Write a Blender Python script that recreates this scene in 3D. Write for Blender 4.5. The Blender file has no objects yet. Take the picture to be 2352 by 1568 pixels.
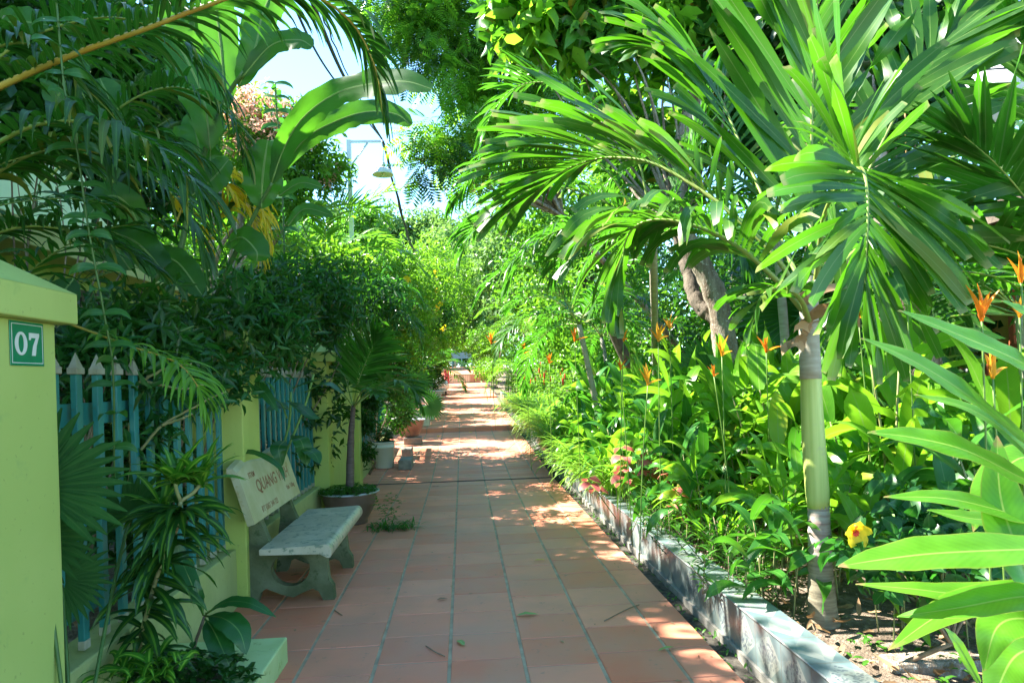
import bpy, bmesh, math, random
import numpy as np
from mathutils import Vector, Matrix
R_ = math.radians
C = bpy.context.scene.collection
SC = bpy.context.scene
# ------------------------------------------------------------------ camera
HC = 1.52; FPX = 1625.0; CX, CY = 1176.0, 869.0
YAW = R_(4.0); RHO = R_(1.8)
cF = np.array([math.sin(YAW), math.cos(YAW), 0.0]); cR0 = np.array([math.cos(YAW), -math.sin(YAW), 0.0]); cU0 = np.array([0, 0, 1.0])
cR = cR0*math.cos(RHO)-cU0*math.sin(RHO); cU = cR0*math.sin(RHO)+cU0*math.cos(RHO)
cam_d = bpy.data.cameras.new("camera"); cam = bpy.data.objects.new("camera", cam_d); C.objects.link(cam)
M = Matrix((( cR[0], cU[0], -cF[0], 0), (cR[1], cU[1], -cF[1], 0), (cR[2], cU[2], -cF[2], HC), (0, 0, 0, 1)))
cam.matrix_world = M
cam_d.sensor_width = 36; cam_d.lens = FPX/2352*36; cam_d.shift_y = 85/2352; cam_d.clip_end = 600; cam_d.clip_start = 0.05
SC.camera = cam
# ------------------------------------------------------------------ light
TS = Vector((-0.62, 0.24, 0.80)).normalized()
w = bpy.data.worlds.new("World"); SC.world = w; w.use_nodes = True
nt = w.node_tree; sky = nt.nodes.new('ShaderNodeTexSky'); sky.sky_type = 'NISHITA'; sky.sun_disc = False
sky.sun_elevation = math.asin(TS.z); sky.sun_rotation = math.atan2(TS.x, TS.y)
sky.air_density = 0.75; sky.dust_density = 0.0; sky.ozone_density = 2.8
bg = nt.nodes['Background']; tm = nt.nodes.new('ShaderNodeVectorMath'); tm.operation = 'MULTIPLY'; tm.inputs[1].default_value = (.83, .99, .93); nt.links.new(sky.outputs[0], tm.inputs[0]); nt.links.new(tm.outputs[0], bg.inputs[0]); bg.inputs[1].default_value = 0.115
sl = bpy.data.lights.new("sun", 'SUN'); sun = bpy.data.objects.new("sun", sl); C.objects.link(sun)
sl.energy = 4.2; sl.angle = R_(0.5); sl.color = (1, 0.95, 0.86)
sun.rotation_euler = (-TS).to_track_quat('-Z', 'Y').to_euler(); sun.location = (-20, 10, 40)
SC.view_settings.view_transform = 'Standard'; SC.view_settings.look = 'None'; SC.view_settings.exposure = 2.8; SC.view_settings.gamma = 1.0
SC.cycles.max_bounces = 6; SC.cycles.transmission_bounces = 4; SC.cycles.diffuse_bounces = 4
# ------------------------------------------------------------------ pixel to world helpers (real distances given)
def ray(u, v): return cF+cR*((u-CX)/FPX)-cU*((v-CY)/FPX)
EYE = np.array([0, 0, HC])
def P(u, v, D): return EYE+ray(u, v)*D
def G(u, v, z=0.0):
    d = ray(u, v); return EYE+d*((z-HC)/d[2])
def PP(lst, D0=None, D1=None):
    out = []
    for i, p in enumerate(lst):
        if len(p) == 3: out.append(P(*p))
        else:
            t = i/(len(lst)-1); out.append(P(p[0], p[1], D0+(D1-D0)*t))
    return np.array(out)
prof_y = [-4, 10.72, 17.5, 17.52, 23.0, 28.2, 28.22, 41.0, 41.02, 53, 300]
prof_z = [0, 0, 0.25, 0.36, 0.50, 0.78, 0.84, 1.35, 1.85, 2.5, 3.0]
def gz(y): return float(np.interp(y, prof_y, prof_z))
def gs(y): return float(np.interp(y, [-4, 10.7, 17.5, 28, 41, 53, 300], [0, 0, .3, .8, 1.4, 2.3, 3.0]))
# ------------------------------------------------------------------ materials
def nodes(name):
    m = bpy.data.materials.new(name); m.use_nodes = True
    n = m.node_tree; return m, n, n.nodes['Principled BSDF'], n.nodes['Material Output']
def mixc(n, f, a, b, mode='MIX'):
    x = n.nodes.new('ShaderNodeMix'); x.data_type = 'RGBA'; x.blend_type = mode
    for s, k in ((f, 0), (a, 6), (b, 7)):
        if isinstance(s, (int, float)): x.inputs[k].default_value = s
        elif isinstance(s, tuple): x.inputs[k].default_value = (*s[:3], 1)
        else: n.links.new(s, x.inputs[k])
    return x.outputs[2]
def ramp(n, src, a, b, ca=(0, 0, 0), cb=(1, 1, 1)):
    r = n.nodes.new('ShaderNodeValToRGB'); r.color_ramp.elements[0].position = a; r.color_ramp.elements[1].position = b
    r.color_ramp.elements[0].color = (*ca, 1); r.color_ramp.elements[1].color = (*cb, 1); n.links.new(src, r.inputs[0]); return r.outputs[0]
def noise(n, scale, detail=4, coord='Object', rough=.55, vec=None, stretch=None):
    t = n.nodes.new('ShaderNodeTexNoise'); t.inputs['Scale'].default_value = scale; t.inputs['Detail'].default_value = detail; t.inputs['Roughness'].default_value = rough
    if vec is None:
        tc = n.nodes.new('ShaderNodeTexCoord'); vec = tc.outputs[coord]
        if stretch:
            mp = n.nodes.new('ShaderNodeMapping'); mp.inputs['Scale'].default_value = stretch; n.links.new(vec, mp.inputs[0]); vec = mp.outputs[0]
    n.links.new(vec, t.inputs['Vector']); return t.outputs['Fac']
def math_(n, op, a, b=None):
    x = n.nodes.new('ShaderNodeMath'); x.operation = op
    for k, s in ((0, a), (1, b)):
        if s is None: continue
        if isinstance(s, (int, float)): x.inputs[k].default_value = s
        else: n.links.new(s, x.inputs[k])
    return x.outputs[0]
def bump(n, bs, h, strength, dist=.01):
    b = n.nodes.new('ShaderNodeBump'); b.inputs['Strength'].default_value = strength; b.inputs['Distance'].default_value = dist
    n.links.new(h, b.inputs['Height']); n.links.new(b.outputs[0], bs.inputs['Normal'])
def surf(name, c1, c2, scale=6, rough=.7, bmp=.2, spots=None, dist=.004, spec=.4, stretch=None, streak=None):
    m, n, bs, o = nodes(name)
    f = noise(n, scale, 6, stretch=stretch); col = mixc(n, ramp(n, f, .35, .65), c1, c2)
    if spots:
        g = noise(n, spots[0], 5, rough=.7); col = mixc(n, ramp(n, g, spots[1], spots[1]+.08), col, spots[2])
    if streak: col = mixc(n, math_(n, 'MULTIPLY', ramp(n, noise(n, 1.6, 8, rough=.7, stretch=(4, 4, .45)), .50, .78), .26), col, streak); col = mixc(n, math_(n, 'MULTIPLY', ramp(n, noise(n, 40, 3), .66, .70), .5), col, streak)
    n.links.new(col, bs.inputs['Base Color']); bs.inputs['Roughness'].default_value = rough; bs.inputs['Specular IOR Level'].default_value = spec
    bump(n, bs, noise(n, scale*8, 5, stretch=stretch), bmp, dist)
    return m
def leafmat(name, c1, c2, tr, rib=None, rough=.38, tf=.42, stripe=None, ribw=.05, c3=None, veins=True, spec=.36, edge=None, tip=None):
    m, n, bs, o = nodes(name)
    at = n.nodes.new('ShaderNodeAttribute'); at.attribute_name = 'rnd'
    uv = n.nodes.new('ShaderNodeUVMap'); sp = n.nodes.new('ShaderNodeSeparateXYZ'); n.links.new(uv.outputs[0], sp.inputs[0])
    f = at.outputs['Fac']; col = mixc(n, f, c1, c2)
    if c3: col = mixc(n, ramp(n, f, .9, .94), col, c3)
    tcol = mixc(n, f, tr, tuple(a*.6+b*.4 for a, b in zip(tr, c2)))
    au = math_(n, 'ABSOLUTE', math_(n, 'SUBTRACT', sp.outputs[0], .5))
    if stripe:
        nz = noise(n, 30, 2, vec=uv.outputs[0])
        sfac = ramp(n, math_(n, 'ADD', au, math_(n, 'MULTIPLY', math_(n, 'SUBTRACT', nz, .5), .1)), stripe[0], stripe[0]+.05, (1, 1, 1), (0, 0, 0))
        col = mixc(n, sfac, col, stripe[1]); tcol = mixc(n, sfac, tcol, stripe[1])
    if edge:
        ef = ramp(n, au, edge[0], edge[0]+.08); col = mixc(n, ef, col, edge[1]); tcol = mixc(n, ef, tcol, edge[1])
    if veins:
        wv = n.nodes.new('ShaderNodeMath'); wv.operation = 'SINE'
        n.links.new(math_(n, 'MULTIPLY', math_(n, 'SUBTRACT', sp.outputs[1], math_(n, 'MULTIPLY', au, .25)), 170.), wv.inputs[0])
        col = mixc(n, math_(n, 'MULTIPLY', math_(n, 'ADD', wv.outputs[0], 1.), .05), col, tuple(min(1, x*2.2+.01) for x in c2))
    mo = noise(n, 14, 4); col = mixc(n, math_(n, 'MULTIPLY', ramp(n, mo, .42, .72), .35), col, tuple(x*1.5+.004 for x in c2))
    if tip:
        tf_ = ramp(n, math_(n, 'ADD', sp.outputs[1], math_(n, 'MULTIPLY', math_(n, 'SUBTRACT', mo, .5), .25)), tip[0], tip[0]+.05); col = mixc(n, tf_, col, tip[1]); tcol = mixc(n, tf_, tcol, tip[1])
    if rib:
        rf = ramp(n, au, ribw*.5, ribw, (1, 1, 1), (0, 0, 0)); col = mixc(n, rf, col, rib); tcol = mixc(n, rf, tcol, rib)
    n.links.new(col, bs.inputs['Base Color']); bs.inputs['Roughness'].default_value = rough; bs.inputs['Specular IOR Level'].default_value = spec
    tn = n.nodes.new('ShaderNodeBsdfTranslucent'); n.links.new(tcol, tn.inputs[0])
    mx = n.nodes.new('ShaderNodeMixShader'); mx.inputs[0].default_value = tf
    n.links.new(bs.outputs[0], mx.inputs[1]); n.links.new(tn.outputs[0], mx.inputs[2]); n.links.new(mx.outputs[0], o.inputs[0])
    return m
def plain(name, c, rough=.5, spec=.5, metal=0):
    m, n, bs, o = nodes(name); f = noise(n, 25, 3)
    n.links.new(mixc(n, f, tuple(x*.85 for x in c), tuple(min(1, x*1.12) for x in c)), bs.inputs['Base Color'])
    bs.inputs['Roughness'].default_value = rough; bs.inputs['Specular IOR Level'].default_value = spec; bs.inputs['Metallic'].default_value = metal
    return m
M_palm = leafmat('palm_leaf', (.014, .062, .008), (.034, .115, .012), (.10, .40, .015), rib=(.12, .25, .05), rough=.36, tf=.40, ribw=.06)
M_palm_big = leafmat('broad_palm_leaflet', (.018, .072, .009), (.045, .125, .014), (.11, .40, .008), rib=(.16, .28, .06), rough=.36, tf=.40, ribw=.035, c3=(.22, .24, .04), tip=(.95, (.24, .28, .09)))
M_palm_lime = leafmat('lime_palm_leaf', (.06, .18, .012), (.11, .26, .018), (.20, .52, .02), rib=(.2, .35, .06), rough=.36, tf=.5, ribw=.06)
M_fan = leafmat('dark_fan_leaf', (.010, .05, .007), (.02, .08, .010), (.05, .24, .01), rib=(.04, .12, .015), rough=.62, tf=.3, ribw=.06, spec=.15)
M_palm_yel = leafmat('yellow_palm_leaf', (.75, .48, .015), (.62, .50, .03), (.9, .62, .01), rib=(.5, .4, .05), rough=.45, tf=.5)
M_areca = leafmat('areca_leaf', (.009, .043, .006), (.022, .072, .008), (.06, .26, .012), rib=(.08, .2, .03), rough=.4, tf=.38, c3=(.20, .20, .02))
M_ban = leafmat('banana_leaf', (.016, .065, .012), (.03, .095, .016), (.15, .50, .02), rib=(.22, .36, .10), rough=.32, tf=.5, ribw=.035)
M_drac = leafmat('striped_leaf', (.010, .05, .010), (.018, .07, .011), (.05, .25, .01), stripe=(.10, (.09, .22, .02)), rough=.32, tf=.3, veins=False)
M_drac2 = leafmat('young_striped_leaf', (.035, .14, .012), (.05, .18, .014), (.12, .40, .01), stripe=(.10, (.24, .45, .04)), rough=.32, tf=.35, veins=False)
M_broad = leafmat('glossy_broad_leaf', (.012, .07, .014), (.022, .10, .02), (.06, .32, .02), rib=(.10, .25, .05), rough=.3, tf=.35, ribw=.03)
M_heli = leafmat('heliconia_leaf', (.08, .23, .018), (.14, .33, .025), (.28, .62, .02), rib=(.25, .42, .08), rough=.28, tf=.45, ribw=.035, c3=(.30, .36, .03))
M_heli_d = leafmat('deep_heliconia_leaf', (.02, .11, .02), (.045, .17, .022), (.10, .36, .015), rib=(.12, .28, .05), rough=.28, tf=.4, ribw=.035)
M_ging = leafmat('ginger_leaf', (.06, .21, .016), (.10, .28, .02), (.22, .58, .02), rib=(.28, .46, .08), rough=.30, tf=.45, ribw=.03, edge=(.45, (.26, .26, .05)), tip=(.96, (.35, .22, .10)))
M_grass = leafmat('strappy_leaf', (.08, .22, .015), (.18, .34, .04), (.28, .56, .04), rough=.4, tf=.45, veins=False)
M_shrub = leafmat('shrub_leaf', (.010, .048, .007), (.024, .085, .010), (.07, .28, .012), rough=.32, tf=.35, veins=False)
M_shoot = leafmat('shoot_leaf', (.02, .085, .016), (.035, .125, .022), (.08, .34, .03), rib=(.10, .25, .06), rough=.3, tf=.35, ribw=.04)
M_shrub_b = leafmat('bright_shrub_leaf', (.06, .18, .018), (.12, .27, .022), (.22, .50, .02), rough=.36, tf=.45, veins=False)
M_tree = leafmat('tree_leaf', (.04, .125, .012), (.08, .20, .018), (.18, .50, .02), rough=.35, tf=.42, veins=False)
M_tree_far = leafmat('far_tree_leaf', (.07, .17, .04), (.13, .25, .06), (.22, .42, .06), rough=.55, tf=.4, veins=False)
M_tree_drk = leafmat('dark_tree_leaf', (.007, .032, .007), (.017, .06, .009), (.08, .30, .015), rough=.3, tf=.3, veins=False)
M_tree_mango = leafmat('mango_leaf', (.03, .12, .018), (.06, .18, .02), (.14, .45, .015), rib=(.12, .25, .05), rough=.3, tf=.42, c3=(.40, .22, .02))
M_tree_sunlit = leafmat('sunlit_tree_leaf', (.09, .24, .018), (.15, .34, .025), (.34, .68, .03), rough=.35, tf=.5, veins=False)  # brighter leaf colour paints sunlit clusters into the rain and mango crowns
M_pinkleaf = leafmat('pink_blossom', (.80, .36, .30), (.80, .55, .36), (.9, .45, .3), rough=.6, tf=.4, veins=False)
M_coleus = leafmat('coleus_leaf', (.55, .10, .10), (.62, .16, .14), (.6, .15, .1), rough=.5, tf=.35, veins=False, edge=(.30, (.38, .48, .10)))
M_cover = leafmat('groundcover_leaf', (.03, .12, .015), (.07, .2, .02), (.12, .4, .02), rough=.4, tf=.4, veins=False)
M_dry = leafmat('dry_leaf', (.20, .11, .05), (.38, .25, .13), (.35, .2, .08), rough=.7, tf=.15, veins=False)
M_yleaf = leafmat('yellow_fallen_leaf', (.62, .38, .03), (.6, .42, .05), (.6, .4, .02), rough=.5, tf=.2, veins=False)
M_gleaf = leafmat('green_fallen_leaf', (.22, .34, .08), (.26, .38, .10), (.3, .4, .05), rib=(.4, .5, .2), rough=.5, tf=.2, veins=False)
M_orange = leafmat('orange_bract', (.80, .20, .015), (.78, .28, .02), (.9, .3, .01), rough=.4, tf=.35, veins=False)
M_amber = leafmat('amber_bract', (.80, .42, .03), (.75, .38, .04), (.9, .45, .02), rough=.4, tf=.35, veins=False)
M_red = leafmat('red_bract', (.55, .03, .015), (.62, .06, .02), (.6, .03, .01), rough=.4, tf=.2, veins=False)
M_yflow = leafmat('yellow_petal', (.85, .60, .02), (.85, .65, .03), (.9, .7, .02), rough=.5, tf=.4, veins=False)
M_mauve = leafmat('mauve_petal', (.45, .10, .42), (.5, .14, .45), (.5, .1, .4), rough=.5, tf=.3, veins=False)
M_stem = surf('green_stem', (.10, .20, .03), (.16, .26, .05), 20, .5, .1)
M_stemd = surf('dark_green_stem', (.04, .10, .02), (.07, .14, .03), 20, .5, .1)
M_cane = surf('tan_cane', (.28, .24, .10), (.20, .24, .08), 25, .6, .1)
M_twig = surf('brown_twig', (.16, .11, .07), (.25, .19, .12), 20, .8, .4)
M_rachis = surf('frond_rachis', (.16, .26, .05), (.24, .30, .06), 12, .45, .1)
M_rachis_o = surf('orange_frond_rachis', (.38, .24, .03), (.34, .28, .04), 12, .45, .1)
M_bark = surf('pale_flaking_bark', (.42, .36, .28), (.17, .12, .08), 11, .85, .9, dist=.03, stretch=(1, 1, .25), spots=(30, .58, (.62, .60, .52)))
M_barkd = surf('dark_bark', (.10, .08, .06), (.20, .16, .12), 12, .9, .8, dist=.02, stretch=(1, 1, .3))
M_shaft = surf('pale_green_crownshaft', (.36, .45, .10), (.50, .56, .18), 5, .42, .06, stretch=(6, 6, .15), spots=(2.2, .60, (.40, .36, .22)))
M_palmtrunk = surf('grey_palm_trunk', (.30, .27, .20), (.42, .38, .30), 8, .75, .4, stretch=(1, 1, 6))
M_palmfoot = surf('ringed_brown_trunk', (.14, .12, .08), (.27, .24, .16), 8, .8, .5, stretch=(1, 1, 8))
M_pbrown = surf('potted_palm_trunk', (.10, .065, .05), (.17, .12, .10), 10, .7, .4, stretch=(1, 1, 7))
M_wall = surf('lime_render', (.33, .42, .10), (.39, .47, .13), 1.3, .75, .2, spots=(3.2, .60, (.28, .38, .10)), streak=(.20, .25, .07))
M_wall_y = surf('yellow_lime_render', (.38, .46, .09), (.43, .49, .12), 1.5, .75, .12, spots=(2.5, .68, (.36, .40, .14)), streak=(.24, .26, .07))
M_wallbase = surf('stained_cream_render', (.42, .46, .18), (.34, .39, .13), 2.2, .8, .3, spots=(4.0, .60, (.28, .30, .14)), streak=(.16, .17, .07))
M_house = surf('lime_house_wall', (.42, .52, .10), (.46, .56, .13), 1.0, .8, .1)
M_house_l = surf('pale_green_house_wall', (.60, .72, .40), (.64, .74, .46), 1.0, .8, .1)
M_beam = surf('cream_beam', (.44, .44, .14), (.50, .48, .18), 1.5, .8, .1)
M_teal = surf('teal_paint', (.015, .16, .15), (.035, .21, .18), 3, .42, .2, spots=(14, .60, (.05, .13, .08)), streak=(.02, .09, .06))
M_cap = surf('weathered_white_cap', (.36, .35, .26), (.28, .27, .18), 14, .75, .3, spots=(20, .62, (.33, .32, .2)))
M_conc = surf('mossy_concrete', (.09, .105, .045), (.18, .20, .11), 5, .85, .6, spots=(9, .56, (.06, .085, .03)), dist=.008)
M_terr = surf('polished_terrazzo', (.42, .38, .26), (.52, .47, .35), 5, .38, .15, spots=(18, .54, (.19, .23, .16)))
M_backr = surf('cream_terrazzo_with_cracks', (.40, .37, .19), (.50, .46, .28), 6, .5, .2, spots=(4.5, .58, (.34, .28, .10)))
M_grout = surf('grey_grout', (.30, .22, .14), (.46, .36, .24), 8, .9, .4)
M_blk = surf('grey_concrete_block', (.20, .19, .16), (.30, .28, .24), 10, .9, .5, spots=(9, .62, (.12, .14, .09)))
M_white = surf('off_white_plastic', (.62, .62, .50), (.68, .67, .56), 5, .45, .05, spots=(8, .68, (.45, .42, .28)))
M_bowl = surf('brown_ceramic', (.13, .085, .06), (.18, .12, .09), 6, .4, .1)
M_rim = plain('pale_blue_rim', (.50, .56, .60), .35)
M_soil = surf('garden_soil_with_litter', (.12, .085, .055), (.26, .20, .145), 9, .95, .9, spots=(14, .56, (.40, .33, .25)), dist=.04)
M_gnd = surf('earth', (.10, .09, .05), (.16, .13, .08), 2, .95, .6, dist=.05)
M_metal = plain('galvanised_white_metal', (.62, .66, .68), .4, .5, .3)
M_lampw = plain('white_enamel', (.72, .73, .72), .35)
M_cable = plain('black_cable', (.03, .035, .04), .6)
M_black = plain('black_rubber', (.02, .02, .02), .6)
M_roof = plain('pale_blue_roof_sheet', (.50, .58, .66), .45)
M_glass = plain('dark_window_glass', (.16, .20, .18), .12)
M_frame = plain('dark_brown_frame', (.05, .03, .02), .4)
M_rust = plain('orange_red_timber', (.42, .11, .04), .6)
M_rope = surf('coir', (.40, .24, .08), (.55, .34, .12), 60, .9, .8)
# ------------------------------------------------------------------ mesh builder
def norm(a): return a/np.maximum(np.linalg.norm(a, axis=-1, keepdims=True), 1e-9)
class MB:
    def __init__(s, seed=0): s.V = []; s.UV = []; s.RN = []; s.F = []; s.n = 0; s.rg = np.random.default_rng(abs(int(seed)))
    def add(s, V, F, uv=None, rn=None, mat=0, smooth=True):
        V = np.asarray(V, float).reshape(-1, 3); k = len(V)
        uv = np.zeros((k, 2)) if uv is None else np.asarray(uv, float).reshape(-1, 2)
        rn = np.full(k, .5) if rn is None else np.broadcast_to(rn, (k,)).astype(float)
        for f in (F if isinstance(F, list) else [F]):
            f = np.asarray(f, int)
            if len(f): s.F.append((f+s.n, mat, smooth))
        s.V.append(V); s.UV.append(uv); s.RN.append(rn); s.n += k
    def mesh(s, name, mats):
        V = np.concatenate(s.V); UV = np.concatenate(s.UV); RN = np.concatenate(s.RN)
        me = bpy.data.meshes.new(name)
        li = np.concatenate([f.ravel() for f, _, _ in s.F]); tot = np.concatenate([np.full(len(f), f.shape[1]) for f, _, _ in s.F])
        mi = np.concatenate([np.full(len(f), m) for f, m, _ in s.F]); sm = np.concatenate([np.full(len(f), k) for f, _, k in s.F])
        me.vertices.add(len(V)); me.vertices.foreach_set('co', V.astype(np.float32).ravel())
        me.loops.add(len(li)); me.loops.foreach_set('vertex_index', li.astype(np.int32))
        me.polygons.add(len(tot)); st = np.concatenate([[0], np.cumsum(tot)[:-1]])
        me.polygons.foreach_set('loop_start', st.astype(np.int32)); me.polygons.foreach_set('loop_total', tot.astype(np.int32))
        me.polygons.foreach_set('material_index', mi.astype(np.int32)); me.polygons.foreach_set('use_smooth', sm.astype(bool))
        uvl = me.uv_layers.new(name='UVMap'); uvl.data.foreach_set('uv', UV[li].astype(np.float32).ravel())
        a = me.attributes.new('rnd', 'FLOAT', 'POINT'); a.data.foreach_set('value', RN.astype(np.float32))
        for m in (mats if isinstance(mats, (list, tuple)) else [mats]): me.materials.append(m)
        me.update(calc_edges=True); return me
    # --- vectorised leaf strips
    def strips(s, B, D, N, L, W, droop=.4, seg=5, prof='lance', fold=.2, wave=0, mat=0, twist=0, rn=None, curl=None):
        B = np.atleast_2d(np.asarray(B, float)); n = len(B)
        D = norm(np.broadcast_to(np.asarray(D, float), (n, 3)).copy()); N = norm(np.broadcast_to(np.asarray(N, float), (n, 3)).copy())
        L = np.broadcast_to(L, (n,)).astype(float); W = np.broadcast_to(W, (n,)).astype(float); droop = np.broadcast_to(droop, (n,)).astype(float)
        t = np.linspace(0, 1, seg+1)
        w = PROF[prof](t)
        if rn is None: rn = s.rg.random(n)
        V = np.zeros((n, seg+1, 3, 3)); pos = B.copy(); d = D
        tw = s.rg.normal(0, 1, n)*twist
        ph = s.rg.random(n)*6.28
        for i in range(seg+1):
            side = norm(np.cross(d, N)); nr = np.cross(side, d)
            if twist:
                a = (tw*t[i])[:, None]; side = side*np.cos(a)+nr*np.sin(a); nr = np.cross(side, d)
            hw = (W*w[i]/2)[:, None]
            wv = (np.sin(ph+i*2.1)*wave)[:, None]*hw; wv2 = (np.sin(ph*1.7+i*1.9)*wave)[:, None]*hw
            V[:, i, 0] = pos-side*hw+nr*(fold*hw+wv); V[:, i, 1] = pos; V[:, i, 2] = pos+side*hw+nr*(fold*hw+wv2)
            if i < seg:
                pos = pos+d*(L/seg)[:, None]
                dd = droop*(1.6*(i+1)/seg)/seg*2
                d = norm(d+np.array([0, 0, -1.])*dd[:, None])
                N = nr
        uv = np.zeros((n, seg+1, 3, 2)); uv[..., 0] = np.array([0, .5, 1.]); uv[..., 1] = t[None, :, None]
        idx = np.arange(n)[:, None]*(3*(seg+1))+np.arange(seg)[None, :]*3
        a = idx.ravel(); F = np.concatenate([np.stack([a, a+1, a+4, a+3], 1), np.stack([a+1, a+2, a+5, a+4], 1)])
        s.add(V, F, uv, np.repeat(rn, 3*(seg+1)), mat); return V[:, -1, 1]
    def tube(s, pts, rad, sides=8, mat=0, cap=True, uvs=1.0):
        pts = np.asarray(pts, float); n = len(pts); rad = np.broadcast_to(rad, (n,)).astype(float)
        T = norm(np.gradient(pts, axis=0)); up = np.array([0, 0, 1.]) if abs(T[0][2]) < .9 else np.array([0, 1., 0])
        A = []; u = norm(np.cross(T[0], up))
        for i in range(n):
            u = norm(u-T[i]*np.dot(u, T[i])); A.append(u)
        A = np.array(A); Bv = np.cross(T, A); th = np.linspace(0, 2*math.pi, sides, endpoint=False)
        V = pts[:, None]+rad[:, None, None]*(A[:, None]*np.cos(th)[None, :, None]+Bv[:, None]*np.sin(th)[None, :, None])
        i = np.arange(n-1)[:, None]*sides; j = np.arange(sides)[None, :]; k = (j+1) % sides
        F = np.stack([(i+j).ravel(), (i+k).ravel(), (i+sides+k).ravel(), (i+sides+j).ravel()], 1)
        fs = [F]
        if cap: fs += [np.array([list(range(sides))[::-1]]), np.array([[(n-1)*sides+q for q in range(sides)]])]
        s.add(V, fs, None, None, mat)
    def box(s, x0, y0, z0, x1, y1, z1, mat=0, bev=0):
        if bev:
            bm = bmesh.new(); bmesh.ops.create_cube(bm, size=1)
            for v in bm.verts: v.co = ((x0+x1)/2+v.co.x*(x1-x0), (y0+y1)/2+v.co.y*(y1-y0), (z0+z1)/2+v.co.z*(z1-z0))
            bmesh.ops.bevel(bm, geom=bm.edges[:], offset=bev, segments=2, affect='EDGES', profile=.5)
            s.frombm(bm, mat); return
        V = [(x, y, z) for z in (z0, z1) for y in (y0, y1) for x in (x0, x1)]
        F = [[0, 2, 3, 1], [4, 5, 7, 6], [0, 1, 5, 4], [2, 6, 7, 3], [0, 4, 6, 2], [1, 3, 7, 5]]
        s.add(V, np.array(F), None, None, mat, False)
    def frombm(s, bm, mat=0, smooth=False, M=None):
        if M is not None: bmesh.ops.transform(bm, matrix=M, verts=bm.verts)
        bm.verts.index_update(); V = [v.co[:] for v in bm.verts]; by = {}
        for f in bm.faces: by.setdefault(len(f.verts), []).append([v.index for v in f.verts])
        s.add(V, [np.array(x) for x in by.values()], None, None, mat, smooth); bm.free()
    def lathe(s, prof, c=(0, 0, 0), sides=28, mat=0, smooth=True):
        th = np.linspace(0, 2*math.pi, sides, endpoint=False); n = len(prof)
        V = np.array([[(c[0]+r*math.cos(a), c[1]+r*math.sin(a), c[2]+z) for a in th] for r, z in prof])
        i = np.arange(n-1)[:, None]*sides; j = np.arange(sides)[None, :]; k = (j+1) % sides
        s.add(V, np.stack([(i+j).ravel(), (i+k).ravel(), (i+sides+k).ravel(), (i+sides+j).ravel()], 1), None, None, mat, smooth)
    def prism(s, pts, x0, x1, axis='x', mat=0, bev=0, hole=None):
        bm = bmesh.new()
        def mk(a, b, x): return {'x': (x, a, b), 'y': (a, x, b), 'z': (a, b, x)}[axis]
        if hole:
            o = [bm.verts.new(mk(a, b, x0)) for a, b in pts]; h = [bm.verts.new(mk(a, b, x0)) for a, b in hole]
            ed = [bm.edges.new((o[i], o[(i+1) % len(o)])) for i in range(len(o))]+[bm.edges.new((h[i], h[(i+1) % len(h)])) for i in range(len(h))]
            bmesh.ops.triangle_fill(bm, use_beauty=True, edges=ed)
        else: bm.faces.new([bm.verts.new(mk(a, b, x0)) for a, b in pts])
        r = bmesh.ops.extrude_face_region(bm, geom=bm.faces[:])
        d = mk(0, 0, x1-x0)
        bmesh.ops.translate(bm, vec=d, verts=[g for g in r['geom'] if isinstance(g, bmesh.types.BMVert)])
        bmesh.ops.recalc_face_normals(bm, faces=bm.faces)
        if bev:
            es = [e for e in bm.edges if len(e.link_faces) == 2 and e.calc_face_angle(0) > .6]
            bmesh.ops.bevel(bm, geom=es, offset=bev, segments=2, affect='EDGES')
        s.frombm(bm, mat)
    def place(s, T, TF, pos, D, N, S, uv=None, mat=0, rn=None):
        n = len(pos); D = norm(D); side = norm(np.cross(D, N)); nr = np.cross(side, D)
        T = np.asarray(T, float); k = len(T); S = np.broadcast_to(S, (n,))
        V = pos[:, None]+S[:, None, None]*(T[None, :, 0, None]*D[:, None]+T[None, :, 1, None]*side[:, None]+T[None, :, 2, None]*nr[:, None])
        if rn is None: rn = s.rg.random(n)
        off = (np.arange(n)*k)[:, None, None]
        fs = [(np.asarray(f)[None]+off).reshape(-1, len(f[0])) for f in TF]
        uv = np.tile(uv, (n, 1)) if uv is not None else None
        s.add(V, fs, uv, np.repeat(rn, k), mat)
PROF = {
 'lance': lambda t: np.maximum(np.sin(np.pi*np.clip(t*.93+.07, 0, 1)**.8)**.8, .02),
 'strap': lambda t: np.where(t < .7, .75+.25*np.sin(np.pi*t/1.4), np.maximum(np.cos((t-.7)/.3*np.pi/2), .02)**.7),
 'paddle': lambda t: np.maximum(np.sin(np.pi*np.clip(t*.98+.01, 0, 1))**.42, .02),
 'broad': lambda t: np.maximum(np.sin(np.pi*np.clip(t, 0, 1)**.85)**.75, .02),
 'leaflet': lambda t: np.maximum(np.minimum(.35+t*4, 1)*np.clip((1.02-t)/.55, 0, 1)**.75, .02),
 'fishtail': lambda t: np.where(t < .85, np.minimum(.25+t*1.6, 1), np.clip(1.0-(t-.85)*2.6, .5, 1)),
}
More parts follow.
